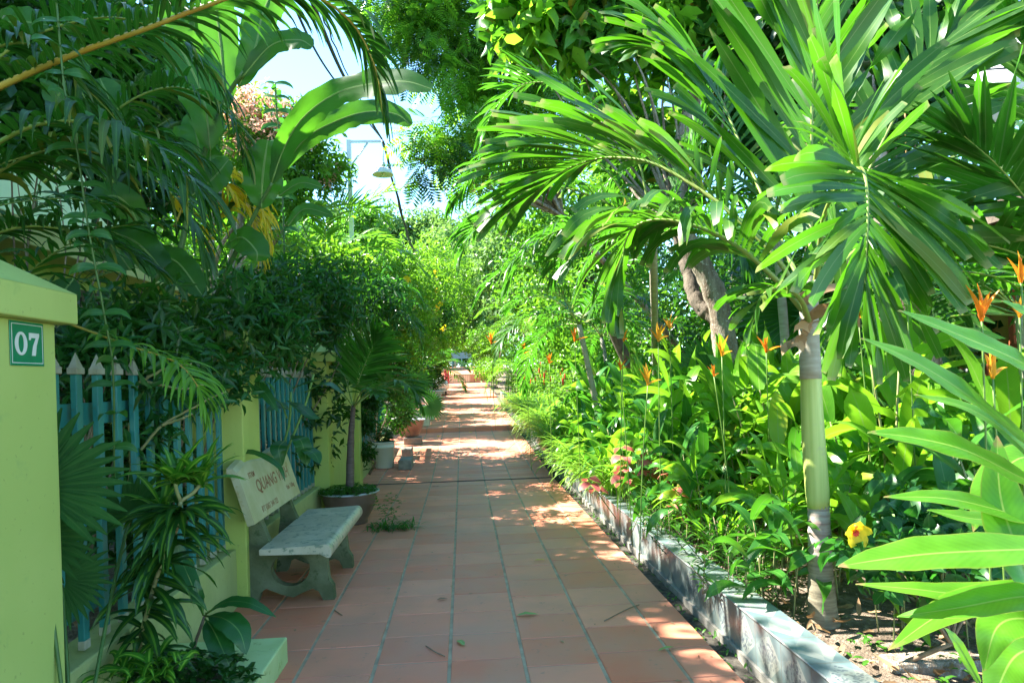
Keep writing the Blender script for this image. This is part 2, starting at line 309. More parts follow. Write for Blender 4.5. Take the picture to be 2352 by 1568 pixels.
# leaf templates (x along, y side, z up)
T_S = [(0, 0, 0), (.45, -.5, .10), (.45, .5, .10), (1, 0, -.12)]; T_Suv = np.array([(.5, 0), (0, .45), (1, .45), (.5, 1)]); T_SF = [[(0, 1, 3), (0, 3, 2)]]
def tleaf(w, h=.1): return [(x, y*w, z) for x, y, z in [(0, 0, 0), (.3, -.5, h), (.32, 0, .03), (.3, .5, h), (.7, -.36, h*.4), (.7, 0, -.04), (.7, .36, h*.4), (1, 0, -.2)]]
T_Luv = np.array([(.5, 0), (0, .3), (.5, .3), (1, .3), (0, .7), (.5, .7), (1, .7), (.5, 1)])
T_LF = [[(0, 2, 1), (0, 3, 2), (4, 5, 7), (5, 6, 7)], [(1, 2, 5, 4), (2, 3, 6, 5)]]
def pinnate(n=7, w=.2):
    V = []; F3 = []; F4 = []; uv = []
    V += [(0, -.008, 0), (0, .008, 0), (1, 0, -.1)]; F3.append((0, 1, 2)); uv += [(.5, 0)]*3
    for i in range(n):
        x = .15+.8*i/(n-1); l = .42*(1-.5*abs(i/(n-1)-.4))
        for sg in (-1, 1):
            k = len(V); V += [(x, 0, -.1*x), (x+.35*l+.03, sg*l*.5, -.1*x+.03), (x+.35*l-w*.28, sg*l*.55, -.1*x+.02), (x+.55*l, sg*l, -.1*x-.06)]
            F4.append((k, k+1, k+3, k+2)); uv += [(.5, 0), (0, .5), (1, .5), (.5, 1)]
    return V, [F3, F4], np.array(uv)
# ------------------------------------------------------------------ object helpers
def tag(o, label=None, cat=None, group=None, kind=None):
    if label: o['label'] = label
    if cat: o['category'] = cat
    if group: o['group'] = group
    if kind: o['kind'] = kind
    return o
def thing(name, label, cat, loc=(0, 0, 0), group=None, kind=None):
    o = bpy.data.objects.new(name, None); C.objects.link(o); o.location = tuple(map(float, loc)); o.empty_display_size = .1
    return tag(o, label, cat, group, kind)
def part(name, me, parent=None, label=None):
    o = bpy.data.objects.new(name, me); C.objects.link(o)
    if parent is not None:
        o.parent = parent
        p = parent
        off = Vector((0, 0, 0))
        while p is not None: off += p.location; p = p.parent
        o.location = -off            # meshes are built in world coordinates
    if label: o['label'] = label
    return o
def lpart(name, me, parent):         # mesh already in the parent's local coordinates
    o = bpy.data.objects.new(name, me); C.objects.link(o); o.parent = parent; return o
def struct(name, me, kind='structure', label=None): 
    o = bpy.data.objects.new(name, me); C.objects.link(o); o['kind'] = kind
    if label: o['label'] = label
    return o
def copy_tree(o, loc=None, rz=0, sc=1, label=None, group=None):
    r = o.copy(); C.objects.link(r)
    if loc is not None: r.location = tuple(map(float, loc))
    r.rotation_euler = (0, 0, rz); r.scale = (sc, sc, sc) if np.isscalar(sc) else sc
    if label: r['label'] = label
    if group: r['group'] = group
    def rec(a, b):
        for ch in list(a.children):
            c = ch.copy(); C.objects.link(c); c.parent = b; rec(ch, c)
    rec(o, r); return r
def spline(pts, n):
    pts = np.asarray(pts, float); m = len(pts)
    if m == 2: return pts[0]+(pts[1]-pts[0])*np.linspace(0, 1, n)[:, None]
    q = np.vstack([2*pts[0]-pts[1], pts, 2*pts[-1]-pts[-2]]); T = np.linspace(0, m-1-1e-6, n); o = []
    for t in T:
        i = int(t); f = t-i; a, b, c, d = q[i:i+4]
        o.append(.5*((2*b)+(c-a)*f+(2*a-5*b+4*c-d)*f*f+(-a+3*b-3*c+d)*f**3))
    return np.array(o)
# ------------------------------------------------------------------ palm frond
def frond(pts, ll, lw, n=34, start=.18, droop=.7, mat=0, rmat=1, seed=0, r0=.014, ang=50, vee=.35, prof='leaflet', up=None, fold=.3, seg=5, twist=.25, tipl=.35, mb=None, baselen=.55, jit=.12):
    """rachis through pts, leaflets both sides"""
    m = mb or MB(seed); rg = np.random.default_rng(abs(int(seed))+77)
    cu = spline(pts, 30); s = np.linspace(0, 1, 30)
    m.tube(cu, np.interp(s, [0, .3, 1], [r0, r0*.7, r0*.15]), 6, rmat)
    T = norm(np.gradient(cu, axis=0))
    t = np.linspace(start, 1, n)
    pos = np.stack([np.interp(t, s, cu[:, i]) for i in range(3)], 1); tg = norm(np.stack([np.interp(t, s, T[:, i]) for i in range(3)], 1))
    # frame: "up" of the frond perpendicular to the rachis
    upv = np.array([0, 0, 1.]) if up is None else norm(np.asarray(up, float))
    sd = norm(np.cross(tg, upv)+1e-6); nr = norm(np.cross(sd, tg))
    for sg in (-1, 1):
        a = np.radians(np.interp(t, [start, .8, 1], [ang+12, ang-6, 12])+rg.normal(0, 5, n))[:, None]
        v = np.radians(vee*60+rg.normal(0, 7, n))[:, None]
        out = sd*sg*np.cos(v)+nr*np.sin(v)
        d = tg*np.cos(a)+out*np.sin(a)
        L = ll*np.interp(t, [start, .45, .8, 1], [baselen, 1, .75, tipl])*(1+rg.normal(0, jit*.5, n))
        m.strips(pos+rg.normal(0, .002, (n, 3)), d, nr, L, lw*(.8+.4*rg.random(n)), droop*(1+rg.normal(0, .25, n)), seg, prof, fold, 0, mat, twist)
    return m
def arc(base, az, el, L, bend, n=6, sag=None):
    """control points of an arching frond from base; azimuth, starting elevation (deg), length, total bend (deg)"""
    p = np.array(base, float); o = [p.copy()]; a = R_(az)
    for i in range(n):
        e = R_(el-bend*((i+.5)/n)**1.2); p = p+np.array([math.cos(a)*math.cos(e), math.sin(a)*math.cos(e), math.sin(e)])*L/n; o.append(p.copy())
    return np.array(o)
def ribbon_leaf(pts, W, mat=0, prof='broad', fold=.15, wave=.1, seed=0, nrm=None, seg=14, mb=None, petiole=0, pr=.006, pm=1, cross=2, tear=0):
    """one large leaf following the midrib control points; W full width"""
    m = mb or MB(seed); rg = np.random.default_rng(seed+5); cu = spline(pts, seg+1); t = np.linspace(0, 1, seg+1)
    T = norm(np.gradient(cu, axis=0)); N = np.array([0, 0, 1.]) if nrm is None else norm(np.asarray(nrm, float))
    side = norm(np.cross(T, N)); nr = np.cross(side, T)
    tt = np.clip((t-petiole)/(1-petiole), 0, 1); w_ = PROF[prof](tt)*W/2
    w_ = np.where(t < petiole, .004, w_)
    K = 2*cross+1; V = np.zeros((seg+1, K, 3)); uv = np.zeros((seg+1, K, 2))
    ph = rg.random()*6
    for j in range(K):
        x = (j-cross)/cross; ed = abs(x)
        wob = np.sin(t*26+ph+j*.9)*wave*ed**1.5*w_+np.sin(t*57+ph*2)*wave*.3*ed**2*w_
        V[:, j] = cu+side*(x*w_*(1+tear*rg.normal(0, .12, seg+1)*ed))[:, None]+nr*(fold*ed*w_+wob-ed**2*w_*.12)[:, None]
        uv[:, j, 0] = .5+x/2; uv[:, j, 1] = t
    i = np.arange(seg)[:, None]*K; j = np.arange(K-1)[None, :]; a = (i+j).ravel()
    m.add(V, np.stack([a, a+1, a+K+1, a+K], 1), uv, rg.random(), mat)
    m.tube(cu-nr*.003, np.interp(t, [0, 1], [pr, pr*.2]), 5, pm)
    return m
# ================================================================== STRUCTURE
rg = np.random.default_rng(3)
# ground sheet
m = MB(); ys = np.array([-30, -4, 0, 5, 10.7, 14, 17.5, 23, 28, 35, 41, 47, 53, 80, 300.]); xs = np.array([-250, -60, -20, -8, -3, 0, 3, 8, 20, 60, 250.])
V = [(x, y, gs(max(y, -4))-.06) for y in ys for x in xs]; k = len(xs)
m.add(V, np.array([[j*k+i, j*k+i+1, (j+1)*k+i+1, (j+1)*k+i] for j in range(len(ys)-1) for i in range(k-1)]))
struct('ground', m.mesh('ground', M_gnd))
# path: grout bed and separate clay tiles
m, n, bs, o = nodes('terracotta_tile')
at = n.nodes.new('ShaderNodeAttribute'); at.attribute_name = 'rnd'
c = mixc(n, at.outputs['Fac'], (.64, .175, .09), (.80, .30, .18)); c = mixc(n, ramp(n, noise(n, 2.2, 6), .35, .7), c, (.56, .23, .14))
c = mixc(n, ramp(n, noise(n, 9, 6, rough=.75), .60, .74), c, (.26, .15, .10)); c = mixc(n, math_(n, 'MULTIPLY', ramp(n, noise(n, .9, 3), .45, .7), .5), c, (.52, .27, .19))
n.links.new(c, bs.inputs['Base Color']); bs.inputs['Roughness'].default_value = .55; bs.inputs['Specular IOR Level'].default_value = .28
bump(n, bs, noise(n, 60, 5), .25, .003); M_tile = m
segs = [(-2, 10.66), (10.74, 17.5), (17.52, 23.0), (23.0, 28.2), (28.22, 41.0), (41.02, 53)]
m = MB(5); t = MB(6)
XL, XR = -1.72, 1.33; colx = [-2.12+.4*i-.002 for i in range(9)]; colx = [-.117+.4*i for i in range(-5, 5)]
for si, (y0, y1) in enumerate(segs):
    zz = lambda y: np.interp(y, [y0, y1], [gz(y0+1e-3), gz(y1-1e-3)])
    z0, z1 = float(zz(y0)), float(zz(y1))
    m.add([(XL, y0, z0-.005), (XR, y0, z0-.005), (XR, y1, z1-.005), (XL, y1, z1-.005), (XL, y0, z0-.3), (XR, y0, z0-.3), (XR, y1, z0-.3)], np.array([[0, 1, 2, 3], [4, 5, 1, 0], [5, 6, 2, 1]]), smooth=False)
    nose = .22 if si > 0 else 0
    for ci in range(len(colx)-1):
        xa, xb = max(colx[ci]+.009, XL), min(colx[ci+1]-.009, XR)
        if xb-xa < .05: continue
        step = .4 if si in (0,) else (.2 if si in (1,) else .4)
        yy = y0+(rg.random()*.3-.4 if si == 0 else 0)
        rows = []
        if nose: rows.append((y0, y0+nose)); yy = y0+nose
        while yy < y1: rows.append((max(yy, y0), min(yy+step, y1))); yy += step
        for a, b in rows:
            if b-a < .03: continue
            g = .0055; ya, yb = a+g, b-g; r = rg.random(); e = .003; h = rg.normal(0, .0007); tl = rg.normal(0, .0008)
            za, zb = float(zz(ya))+h, float(zz(yb))+h+tl
            Vv = [(xa, ya, za-.006), (xb, ya, za-.006), (xb, yb, zb-.006), (xa, yb, zb-.006), (xa+e, ya+e, za), (xb-e, ya+e, za), (xb-e, yb-e, zb), (xa+e, yb-e, zb)]
            t.add(Vv, np.array([[4, 5, 6, 7], [0, 1, 5, 4], [1, 2, 6, 5], [2, 3, 7, 6], [3, 0, 4, 7]]), None, r, 0, False)
M_riser = surf('pale_terracotta_riser', (.36, .22, .16), (.44, .29, .22), 2, .7, .2); t2 = MB(8)
for y, h in ((17.5, .11), (28.2, .06), (41.0, .5)):   # risers
    for ci in range(len(colx)-1):
        xa, xb = max(colx[ci]+.009, XL), min(colx[ci+1]-.009, XR)
        if y > 40 and xb < .45: continue
        z1 = gz(y+.02)-.004; (t2 if y > 40 else t).box(xa, y-.012, z1-h+.006, xb, y+.01, z1)
struct('path_riser', t2.mesh('path_riser', M_riser)); struct('path', m.mesh('path_grout', M_grout)); struct('path_tiles', t.mesh('path_tiles', M_tile))
# expansion joint: dark gap with broken edge
m = MB(); yy = np.linspace(XL, XR, 40)
jz = np.concatenate([[(x, 10.655+rg.normal(0, .004), .0015), (x, 10.742+rg.normal(0, .004)-.01, .0022)] for x in yy])
m.add(jz, np.array([[2*i, 2*i+2, 2*i+3, 2*i+1] for i in range(39)]), smooth=False)
struct('path_joint', m.mesh('path_joint', surf('joint_dirt', (.015, .012, .01), (.04, .035, .03), 30, .95, .5)))
# patterned riser tiles in the far wall
M_pat, n, bs, o = nodes('patterned_riser_tile'); tc = n.nodes.new('ShaderNodeTexCoord'); mp = n.nodes.new('ShaderNodeMapping'); mp.inputs['Scale'].default_value = (4.5, 4.5, 4.5); n.links.new(tc.outputs['Object'], mp.inputs[0])
vo = n.nodes.new('ShaderNodeTexVoronoi'); vo.feature = 'DISTANCE_TO_EDGE'; vo.inputs['Scale'].default_value = 2; vo.inputs['Randomness'].default_value = 0; n.links.new(mp.outputs[0], vo.inputs['Vector'])
wv = n.nodes.new('ShaderNodeTexWave'); wv.wave_type = 'RINGS'; wv.inputs['Scale'].default_value = 1.2; n.links.new(mp.outputs[0], wv.inputs['Vector'])
c = mixc(n, ramp(n, vo.outputs[0], .05, .08), (.10, .12, .12), (.62, .60, .52)); c = mixc(n, ramp(n, wv.outputs[0], .82, .88), c, (.08, .09, .1)); n.links.new(c, bs.inputs['Base Color'])
m = MB(); m.box(-1.1, 40.97, 1.34, .44, 41.0, 1.80); 
struct('path_riser_tiles', m.mesh('riser_tiles', M_pat))
# planting bed soil on the right, ground strip beside the kerb
def strip(name, xa, xb, fz, mat, ys, bumpy=0, nx=2):
    m = MB(1); V = []; xs = np.linspace(xa, xb, nx)
    for y in ys:
        for x in xs: V.append((x, y, fz(y)+(rg.normal(0, bumpy) if bumpy else 0)))
    m.add(V, np.array([[j*nx+i, j*nx+i+1, (j+1)*nx+i+1, (j+1)*nx+i] for j in range(len(ys)-1) for i in range(nx-1)])); return m.mesh(name, mat)
struct('planting_bed', strip('planting_bed', 1.62, 9.5, lambda y: gs(y)+.17, M_soil, np.linspace(-2, 52, 110), .022, 30))
struct('left_bed', strip('left_bed', -4.4, -1.86, lambda y: gs(y)+.05, M_soil, np.linspace(-2, 40, 60), .02, 8))
M_gut = surf('dark_gutter_dirt', (.05, .045, .035), (.16, .14, .11), 22, .95, .9, dist=.03)
struct('gutter', strip('gutter', 1.325, 1.46, lambda y: gs(y)-.035, M_gut, np.linspace(-2, 40, 400), .008, 4))
# ------------------------------------------------------------------ tiled kerb wall
M_kerb, n, bs, o = nodes('patterned_kerb_tile'); tc = n.nodes.new('ShaderNodeTexCoord'); sp = n.nodes.new('ShaderNodeSeparateXYZ'); n.links.new(tc.outputs['UV'], sp.inputs[0])
U_, V_ = sp.outputs[0], sp.outputs[1]
def tri(x): return math_(n, 'ABSOLUTE', math_(n, 'SUBTRACT', math_(n, 'FRACT', x), .5))
du = tri(math_(n, 'MULTIPLY', U_, 4.0)); dv = tri(math_(n, 'MULTIPLY', V_, 2.0))
dsum = math_(n, 'ADD', du, dv)                                   # diamonds
d1 = math_(n, 'GREATER_THAN', dsum, .5); d2 = math_(n, 'GREATER_THAN', math_(n, 'ADD', tri(math_(n, 'ADD', math_(n, 'MULTIPLY', U_, 4.0), .25)), tri(math_(n, 'MULTIPLY', V_, 4.0))), .5)
sel = n.nodes.new('ShaderNodeTexNoise'); sel.inputs['Scale'].default_value = 1.0; fl = n.nodes.new('ShaderNodeVectorMath'); fl.operation = 'FLOOR'
mu = n.nodes.new('ShaderNodeVectorMath'); mu.operation = 'MULTIPLY'; mu.inputs[1].default_value = (4.0, 2.0, 1); n.links.new(tc.outputs['UV'], mu.inputs[0]); n.links.new(mu.outputs[0], fl.inputs[0])
wn = n.nodes.new('ShaderNodeTexWhiteNoise'); wn.noise_dimensions = '2D'; n.links.new(fl.outputs[0], wn.inputs[0])
c = mixc(n, d1, (.25, .28, .255), (.11, .165, .17)); c = mixc(n, math_(n, 'MULTIPLY', d2, .7), c, (.15, .20, .20))
flk = n.nodes.new('ShaderNodeTexVoronoi'); flk.inputs['Scale'].default_value = 26; mp = n.nodes.new('ShaderNodeMapping'); mp.inputs['Scale'].default_value = (3.4, 1, 1); n.links.new(tc.outputs['UV'], mp.inputs[0]); n.links.new(mp.outputs[0], flk.inputs['Vector'])
fm = math_(n, 'MULTIPLY', math_(n, 'LESS_THAN', flk.outputs['Distance'], .46), math_(n, 'MULTIPLY', math_(n, 'LESS_THAN', dsum, .42), math_(n, 'GREATER_THAN', wn.outputs[0], .35)))
c = mixc(n, fm, c, (.085, .11, .13))
c = mixc(n, math_(n, 'MULTIPLY', ramp(n, noise(n, 5, 5), .5, .75), .5), c, (.24, .22, .14))
tu = tri(math_(n, 'MULTIPLY', U_, 4.0)); c = mixc(n, math_(n, 'GREATER_THAN', tu, .488), c, (.12, .13, .12))
n.links.new(c, bs.inputs['Base Color']); bs.inputs['Roughness'].default_value = .3
t0 = thing('tiled_kerb_wall', 'low kerb wall faced with blue and white patterned tiles along the right of the path', 'kerb wall', (1.55, 2, 0))
def kerb(yA, yB, pr, h=.245):
    ys = np.arange(yA, yB+.01, .4); f = MB(2); V = []; UV = []
    for y in ys:
        z = gs(y); V += [(1.455, y, z+.0), (1.452, y, z+h), (1.448, y, z+h+.012), (1.63, y, z+h+.012), (1.64, y, z+.1)]; 
        u = y*.85; UV += [(u, 0), (u, .5), (u, .52), (u, .95), (u, 1.1)]
    k = 5; f.add(V, np.array([[j*k+i, j*k+i+1, (j+1)*k+i+1, (j+1)*k+i] for j in range(len(ys)-1) for i in range(4)]+[]), UV, None, 0, False)
    part('tile_facing', f.mesh('kerb_tiles', M_kerb), pr)
    e = MB(3); 
    for j in range(len(ys)-1): e.box(1.436, ys[j]+.002, gs(ys[j])-.08, 1.4535, ys[j+1]-.002, gs(ys[j])+.016)
    part('concrete_footing', e.mesh('kerb_footing', M_blk), pr)
    e2 = MB(4)
    for j in range(len(ys)-1): e2.tube([(1.449, ys[j]+.003, gs(ys[j])+h+.006), (1.449, ys[j+1]-.003, gs(ys[j+1])+h+.006)], .006, 6)
    part('edge_trim', e2.mesh('kerb_trim', plain('chipped_tile_edge', (.24, .25, .24), .6)), pr)
kerb(-1.2, 27.6, t0)
# ------------------------------------------------------------------ fence
def pillar(name, label, y0, y1, xf=-1.53, z0=0, cz=1.78, depth=.42, over=.055, mat=None, matc=None):
    t = thing(name, label, 'pillar', (xf-depth/2, (y0+y1)/2, z0), 'lime rendered fence pillars')
    m = MB(); m.box(xf-depth, y0, z0-.02, xf, y1, cz, bev=.008); part('shaft', m.mesh('pillar_shaft', mat or M_wall_y), t)
    m = MB(); a, b, c_, d = xf-depth-over, xf+over, y0-over, y1+over
    m.box(a, c_, cz, b, d, cz+.115, bev=.006)
    cxm, cym = (a+b)/2, (c_+d)/2; hh = .17
    m.add([(a, c_, cz+.113), (b, c_, cz+.113), (b, d, cz+.113), (a, d, cz+.113), (cxm, cym, cz+.113+hh)], np.array([[0, 1, 4], [1, 2, 4], [2, 3, 4], [3, 0, 4]]), smooth=False)
    part('cap', m.mesh('pillar_cap', matc or M_wall), t); return t
pillar('fence_pillar', 'nearest lime green pillar carrying the 07 house number plate', 2.28, 2.735, -1.50, cz=1.775, mat=M_wall)
pillar('fence_pillar', 'yellow green pillar standing behind the concrete bench', 5.03, 5.43, cz=1.79)
# picket bays
def bay(label, ya, yb, npick, z0=0.40):
    t = thing('picket_fence', label, 'fence', (-1.7, (ya+yb)/2, z0), 'teal picket fence bays')
    rl = MB(); 
    for z in (z0+.17, 1.42): rl.box(-1.735, ya, z-.035, -1.70, yb, z+.035) if z < 1 else rl.box(-1.735, ya, z-.05, -1.70, yb, z+.05)
    part('rail', rl.mesh('fence_rail', M_teal), t)
    pm = MB(); pm.box(-.014, -.024, 0, .014, .024, 1.0, bev=.004); cm = MB()
    a = .036
    cm.box(-.022, -.033, 0, .022, .033, .03, bev=.004); cm.add([(-.017, -.027, .03), (.017, -.027, .03), (.017, .027, .03), (-.017, .027, .03), (0, 0, .095)], np.array([[0, 1, 4], [1, 2, 4], [2, 3, 4], [3, 0, 4]]), smooth=False)
    pme, cme = pm.mesh('picket', M_teal), cm.mesh('picket_cap', M_cap)
    bm_ = MB(); bm_.box(-.017, -.027, 0, .017, .027, .035, bev=.005); bme = bm_.mesh('picket_foot', M_cap)
    for i in range(npick):
        y = ya+(i+.5)*(yb-ya)/npick; o = bpy.data.objects.new('picket', pme); C.objects.link(o); o.parent = t
        o.location = (.035, y-(ya+yb)/2, .012); o.scale = (1, 1, 1.185); o.rotation_euler = (0, 0, 0)
        c_ = bpy.data.objects.new('cap', cme); C.objects.link(c_); c_.parent = o; c_.location = (0, 0, 1.0); c_.scale = (1, 1, 1/1.185)
        b_ = bpy.data.objects.new('foot', bme); C.objects.link(b_); b_.parent = o; b_.location = (0, 0, 0); b_.scale = (.95, .95, 1)
    return t
bay('teal picket fence bay between the numbered pillar and the bench pillar', 2.74, 5.03, 13)
bay('teal picket fence bay right behind the concrete bench back', 5.44, 7.95, 15)
bay('teal picket fence bay beyond the green wall panel behind the potted palm', 10.45, 15.0, 27)
def basewall(label, ya, yb):
    t = MB(); t.box(-1.80, ya, -.02, -1.60, yb, .40, bev=.008)
    o = struct('fence_base_wall', t.mesh('fence_base_wall', M_wallbase)); del o['kind']; tag(o, label, 'wall', 'low cream walls under the fence')
basewall('cream stained low wall under the fence bay nearest the camera', 2.735, 5.03)
basewall('cream low wall behind the bench under the second fence bay', 5.43, 8.0)
basewall('low wall under the fence beyond the green panel', 10.45, 15)
# wide green panel with pilasters
t = thing('gate_wall_panel', 'wide lime green wall panel behind the potted palm, between two fence bays', 'wall', (-1.7, 9.3, 0))
m = MB(); m.box(-1.9, 8.0, -.02, -1.575, 10.45, 1.74, bev=.006); part('panel', m.mesh('wall_panel', M_wall), t)
m = MB(); m.box(-1.88, 7.95, -.02, -1.50, 8.22, 1.77, bev=.006); part('pilaster', m.mesh('pilaster', M_wall_y), t)
m = MB(); m.box(-1.88, 10.25, -.02, -1.50, 10.5, 1.77, bev=.006); part('pilaster', m.mesh('pilaster', M_wall_y), t)
m = MB(); m.box(-1.96, 7.88, 1.77, -1.43, 10.57, 1.88, bev=.006); V = [(-1.96, 7.88, 1.878), (-1.43, 7.88, 1.878), (-1.43, 10.57, 1.878), (-1.96, 10.57, 1.878), (-1.7, 8.3, 2.03), (-1.7, 10.15, 2.03)]
m.add(V, [np.array([[0, 1, 4], [2, 3, 5]]), np.array([[1, 2, 5, 4], [3, 0, 4, 5]])], smooth=False); part('coping', m.mesh('coping', M_wall), t)
# number plate
t = thing('house_number_plate', 'green enamel plate with white digits 07 on the nearest pillar', 'sign', (-1.497, 2.555, 1.69))
M_pl = plain('green_enamel', (.005, .17, .07), .18); M_plw = plain('plate_white', (.55, .56, .52), .5)
m = MB(); m.box(-1.4995, 2.462, 1.616, -1.4955, 2.652, 1.768, bev=.0015); part('plate', m.mesh('plate', M_pl), t)
m = MB(); X0 = -1.4948
for a in ((2.470, 1.6245, 2.644, 1.627), (2.470, 1.757, 2.644, 1.7595), (2.470, 1.627, 2.4725, 1.757), (2.6415, 1.627, 2.644, 1.757)): m.box(X0-.001, a[0], a[1], X0, a[2], a[3])
part('border_line', m.mesh('border', M_plw), t)
def text(body, size, mat, M4, parent, name='lettering', bold=.0, sx=1, ext=.0006):
    cu = bpy.data.curves.new(name, 'FONT'); cu.body = body; cu.size = size; cu.extrude = ext; cu.align_x = 'CENTER'; cu.align_y = 'CENTER'; cu.offset = bold
    ob = bpy.data.objects.new(name, cu); C.objects.link(ob); dg = bpy.context.evaluated_depsgraph_get(); me = bpy.data.meshes.new_from_object(ob.evaluated_get(dg)); bpy.data.objects.remove(ob)
    me.materials.clear(); me.materials.append(mat); me.transform(M4 @ Matrix.Diagonal((sx, 1, 1, 1))); return part(name, me, parent)
# text plane facing +X, reading along +Y
def frame(o, rx, ry): # columns: right, up, normal
    rx = Vector(rx).normalized(); ry = Vector(ry).normalized(); n_ = rx.cross(ry); return Matrix(((rx.x, ry.x, n_.x, o[0]), (rx.y, ry.y, n_.y, o[1]), (rx.z, ry.z, n_.z, o[2]), (0, 0, 0, 1)))
def numeral(pts, hole=None):
    m = MB()
    m.prism([(2.557+a, 1.692+b) for a, b in pts], X0-.001, X0+.0005, 'x', hole=[(2.557+a, 1.692+b) for a, b in hole] if hole else None); return m
el = lambda cx_, rx_, ry_, k=28: [(cx_+rx_*math.cos(i/k*2*math.pi), ry_*math.sin(i/k*2*math.pi)) for i in range(k)]
part('digit', numeral(el(-.037, .034, .040), el(-.037, .0155, .031)).mesh('zero', M_plw), t)
part('digit', numeral([(.008, .039), (.066, .039), (.066, .030), (.050, -.005), (.043, -.040), (.022, -.040), (.030, -.006), (.047, .022), (.020, .022), (.016, .014), (.008, .014)]).mesh('seven', M_plw), t)
# ------------------------------------------------------------------ planter box, front left
t = thing('planter_box', 'pale green low planter edge on the tiles at the bottom left', 'planter', (-1.3, 3.2, 0))
m = MB(); m.box(-1.18, 2.2, -.01, -1.01, 3.80, .135, bev=.008); m.box(-1.60, 3.802, -.01, -1.01, 3.99, .135, bev=.008); part('rim_wall', m.mesh('planter_rim', surf('mossy_lime_render', (.50, .60, .28), (.40, .50, .20), 3, .8, .3, spots=(7, .6, (.26, .32, .10)))), t)
m = MB(); m.add([(-1.6, 2.2, .10), (-1.18, 2.2, .10), (-1.18, 3.8, .10), (-1.6, 3.8, .10)], np.array([[0, 1, 2, 3]])); part('soil', m.mesh('planter_soil', M_soil), t)
# ------------------------------------------------------------------ bench
t = thing('concrete_bench', 'mossy concrete bench with lettered terrazzo back and pale seat beside the fence', 'bench', (-1.2, 5.55, 0))
def seatprof():
    pts = [(-1.40, .425), (-1.40, .385), (-1.0, .375), (-.955, .35), (-.935, .345)]
    for i in range(7):
        a = R_(-20+110*i/6); pts.append((-.965+.045*math.cos(a)*1.0, .385+.055*math.sin(a)))
    pts.append((-1.15, .432)); return pts
m = MB(); m.prism(seatprof(), 4.86, 6.36, 'y', bev=.004); part('seat', m.mesh('bench_seat', M_terr), t)
# leg frame outline (x,z) with cutout
leg = [(-1.575, 0), (-1.555, .12), (-1.545, .30), (-1.525, .45), (-1.53, .60), (-1.575, .74), (-1.502, .74), (-1.457, .60), (-1.40, .45), (-1.36, .375), (-.99, .375), (-1.0, .30), (-.985, .14), (-.955, .09), (-.95, .0), (-1.03, 0), (-1.06, .065), (-1.10, .085), (-1.17, .06), (-1.235, .03), (-1.32, .055), (-1.42, .10), (-1.46, .075), (-1.485, 0)]
hole = [(-1.25+(.135)*math.cos(a)*(1.0 if math.sin(a) > 0 else 1), .235+(.10*math.sin(a) if math.sin(a) > -.2 else .125*math.sin(a))) for a in np.linspace(0, 2*math.pi, 26, endpoint=False)]
for y in (5.08, 5.92):
    m = MB(); m.prism(leg, y, y+.075, 'y', hole=hole); part('leg_frame', m.mesh('bench_leg', M_conc), t)
# back slab: profile in (x,z), curled top
b0 = np.array([-1.43, .60]); bt = np.array([-1.545, .985]); dr = (bt-b0)/np.linalg.norm(bt-b0); nb = np.array([dr[1], -dr[0]])  # nb points to +x
prof_b = [b0+nb*.028, b0+nb*.028+dr*.30, b0+nb*.026+dr*.37, b0+nb*.005+dr*.405, b0-nb*.03+dr*.42, b0-nb*.04+dr*.39, b0-nb*.022+dr*.35, b0-nb*.022]
def top_wave(y): return .022*math.sin((y-4.86)/1.3*math.pi)+.018*math.sin((y-4.86)/1.3*math.pi*3)
m = MB(); Yb = np.linspace(4.80, 6.12, 23); V = []
for y in Yb:
    for i, p in enumerate(prof_b):
        lift = top_wave(y) if 1 <= i <= 6 else 0
        q = p+dr*lift; V.append((q[0], y, q[1]))
k = len(prof_b); F = [[j*k+i, j*k+(i+1) % k, (j+1)*k+(i+1) % k, (j+1)*k+i] for j in range(22) for i in range(k)]
m.add(V, [np.array(F)[:, ::-1], np.array([list(range(k))]), np.array([[22*k+i for i in range(k)][::-1]])], smooth=False)
bk = part('backrest', m.mesh('bench_back', M_backr), t)
M_let = surf('faded_red_paint', (.24, .09, .04), (.38, .25, .13), 14, .85, .1)
def btxt(body, y, s, size, bold=.0, sx=1):
    q = b0+nb*.0288+dr*s; mat = frame((q[0], y, q[1]), (0, 1, 0), (dr[0], 0, dr[1])); text(body, size, M_let, mat, t, 'lettering', bold, sx, .0004)
btxt('QUANG VINH', 5.53, .215, .125, .0025, 1.12); btxt('BTXM', 5.06, .31, .055, .001); btxt('ĐT 0363 344 123', 5.25, .055, .058, .0012); btxt('Vĩnh Tường', 5.90, .10, .050, .001)
# ------------------------------------------------------------------ pots, bucket, blocks
def bowl(name, label, c, r, h, cat='plant pot', mat=M_bowl, rim=M_rim, foot=.62, group=None):
    t = thing(name, label, cat, c, group)
    m = MB(); m.lathe([(0, 0), (r*foot, 0), (r*foot, .02), (r*foot*.98, .04), (r*.82, h*.4), (r*.95, h*.75), (r*.97, h*.93)], c, 32); part('body', m.mesh('pot_body', mat), t)
    m = MB(); m.lathe([(r*.97, h*.93), (r*1.06, h*.95), (r*1.08, h*.98), (r*1.05, h), (r*.95, h*.99), (r*.92, h*.9)], c, 32); part('rim', m.mesh('pot_rim', rim), t)
    m = MB(); m.lathe([(0, h*.91), (r*.93, h*.90)], c, 32); part('soil', m.mesh('pot_soil', M_soil), t); return t
c_palm = (-1.27, 7.85, 0)
bowl('ceramic_bowl_pot', 'brown ceramic bowl with pale rim holding the small palm just past the bench', c_palm, .30, .35, group='brown ceramic bowls')
c_fan = (-1.20, 15.75, .34)
bowl('ceramic_bowl_pot', 'brown ceramic bowl with white rim raised on concrete blocks, holding the fan palm', (-1.2, 15.6, gz(15.6)+.16), .34, .36, group='brown ceramic bowls')
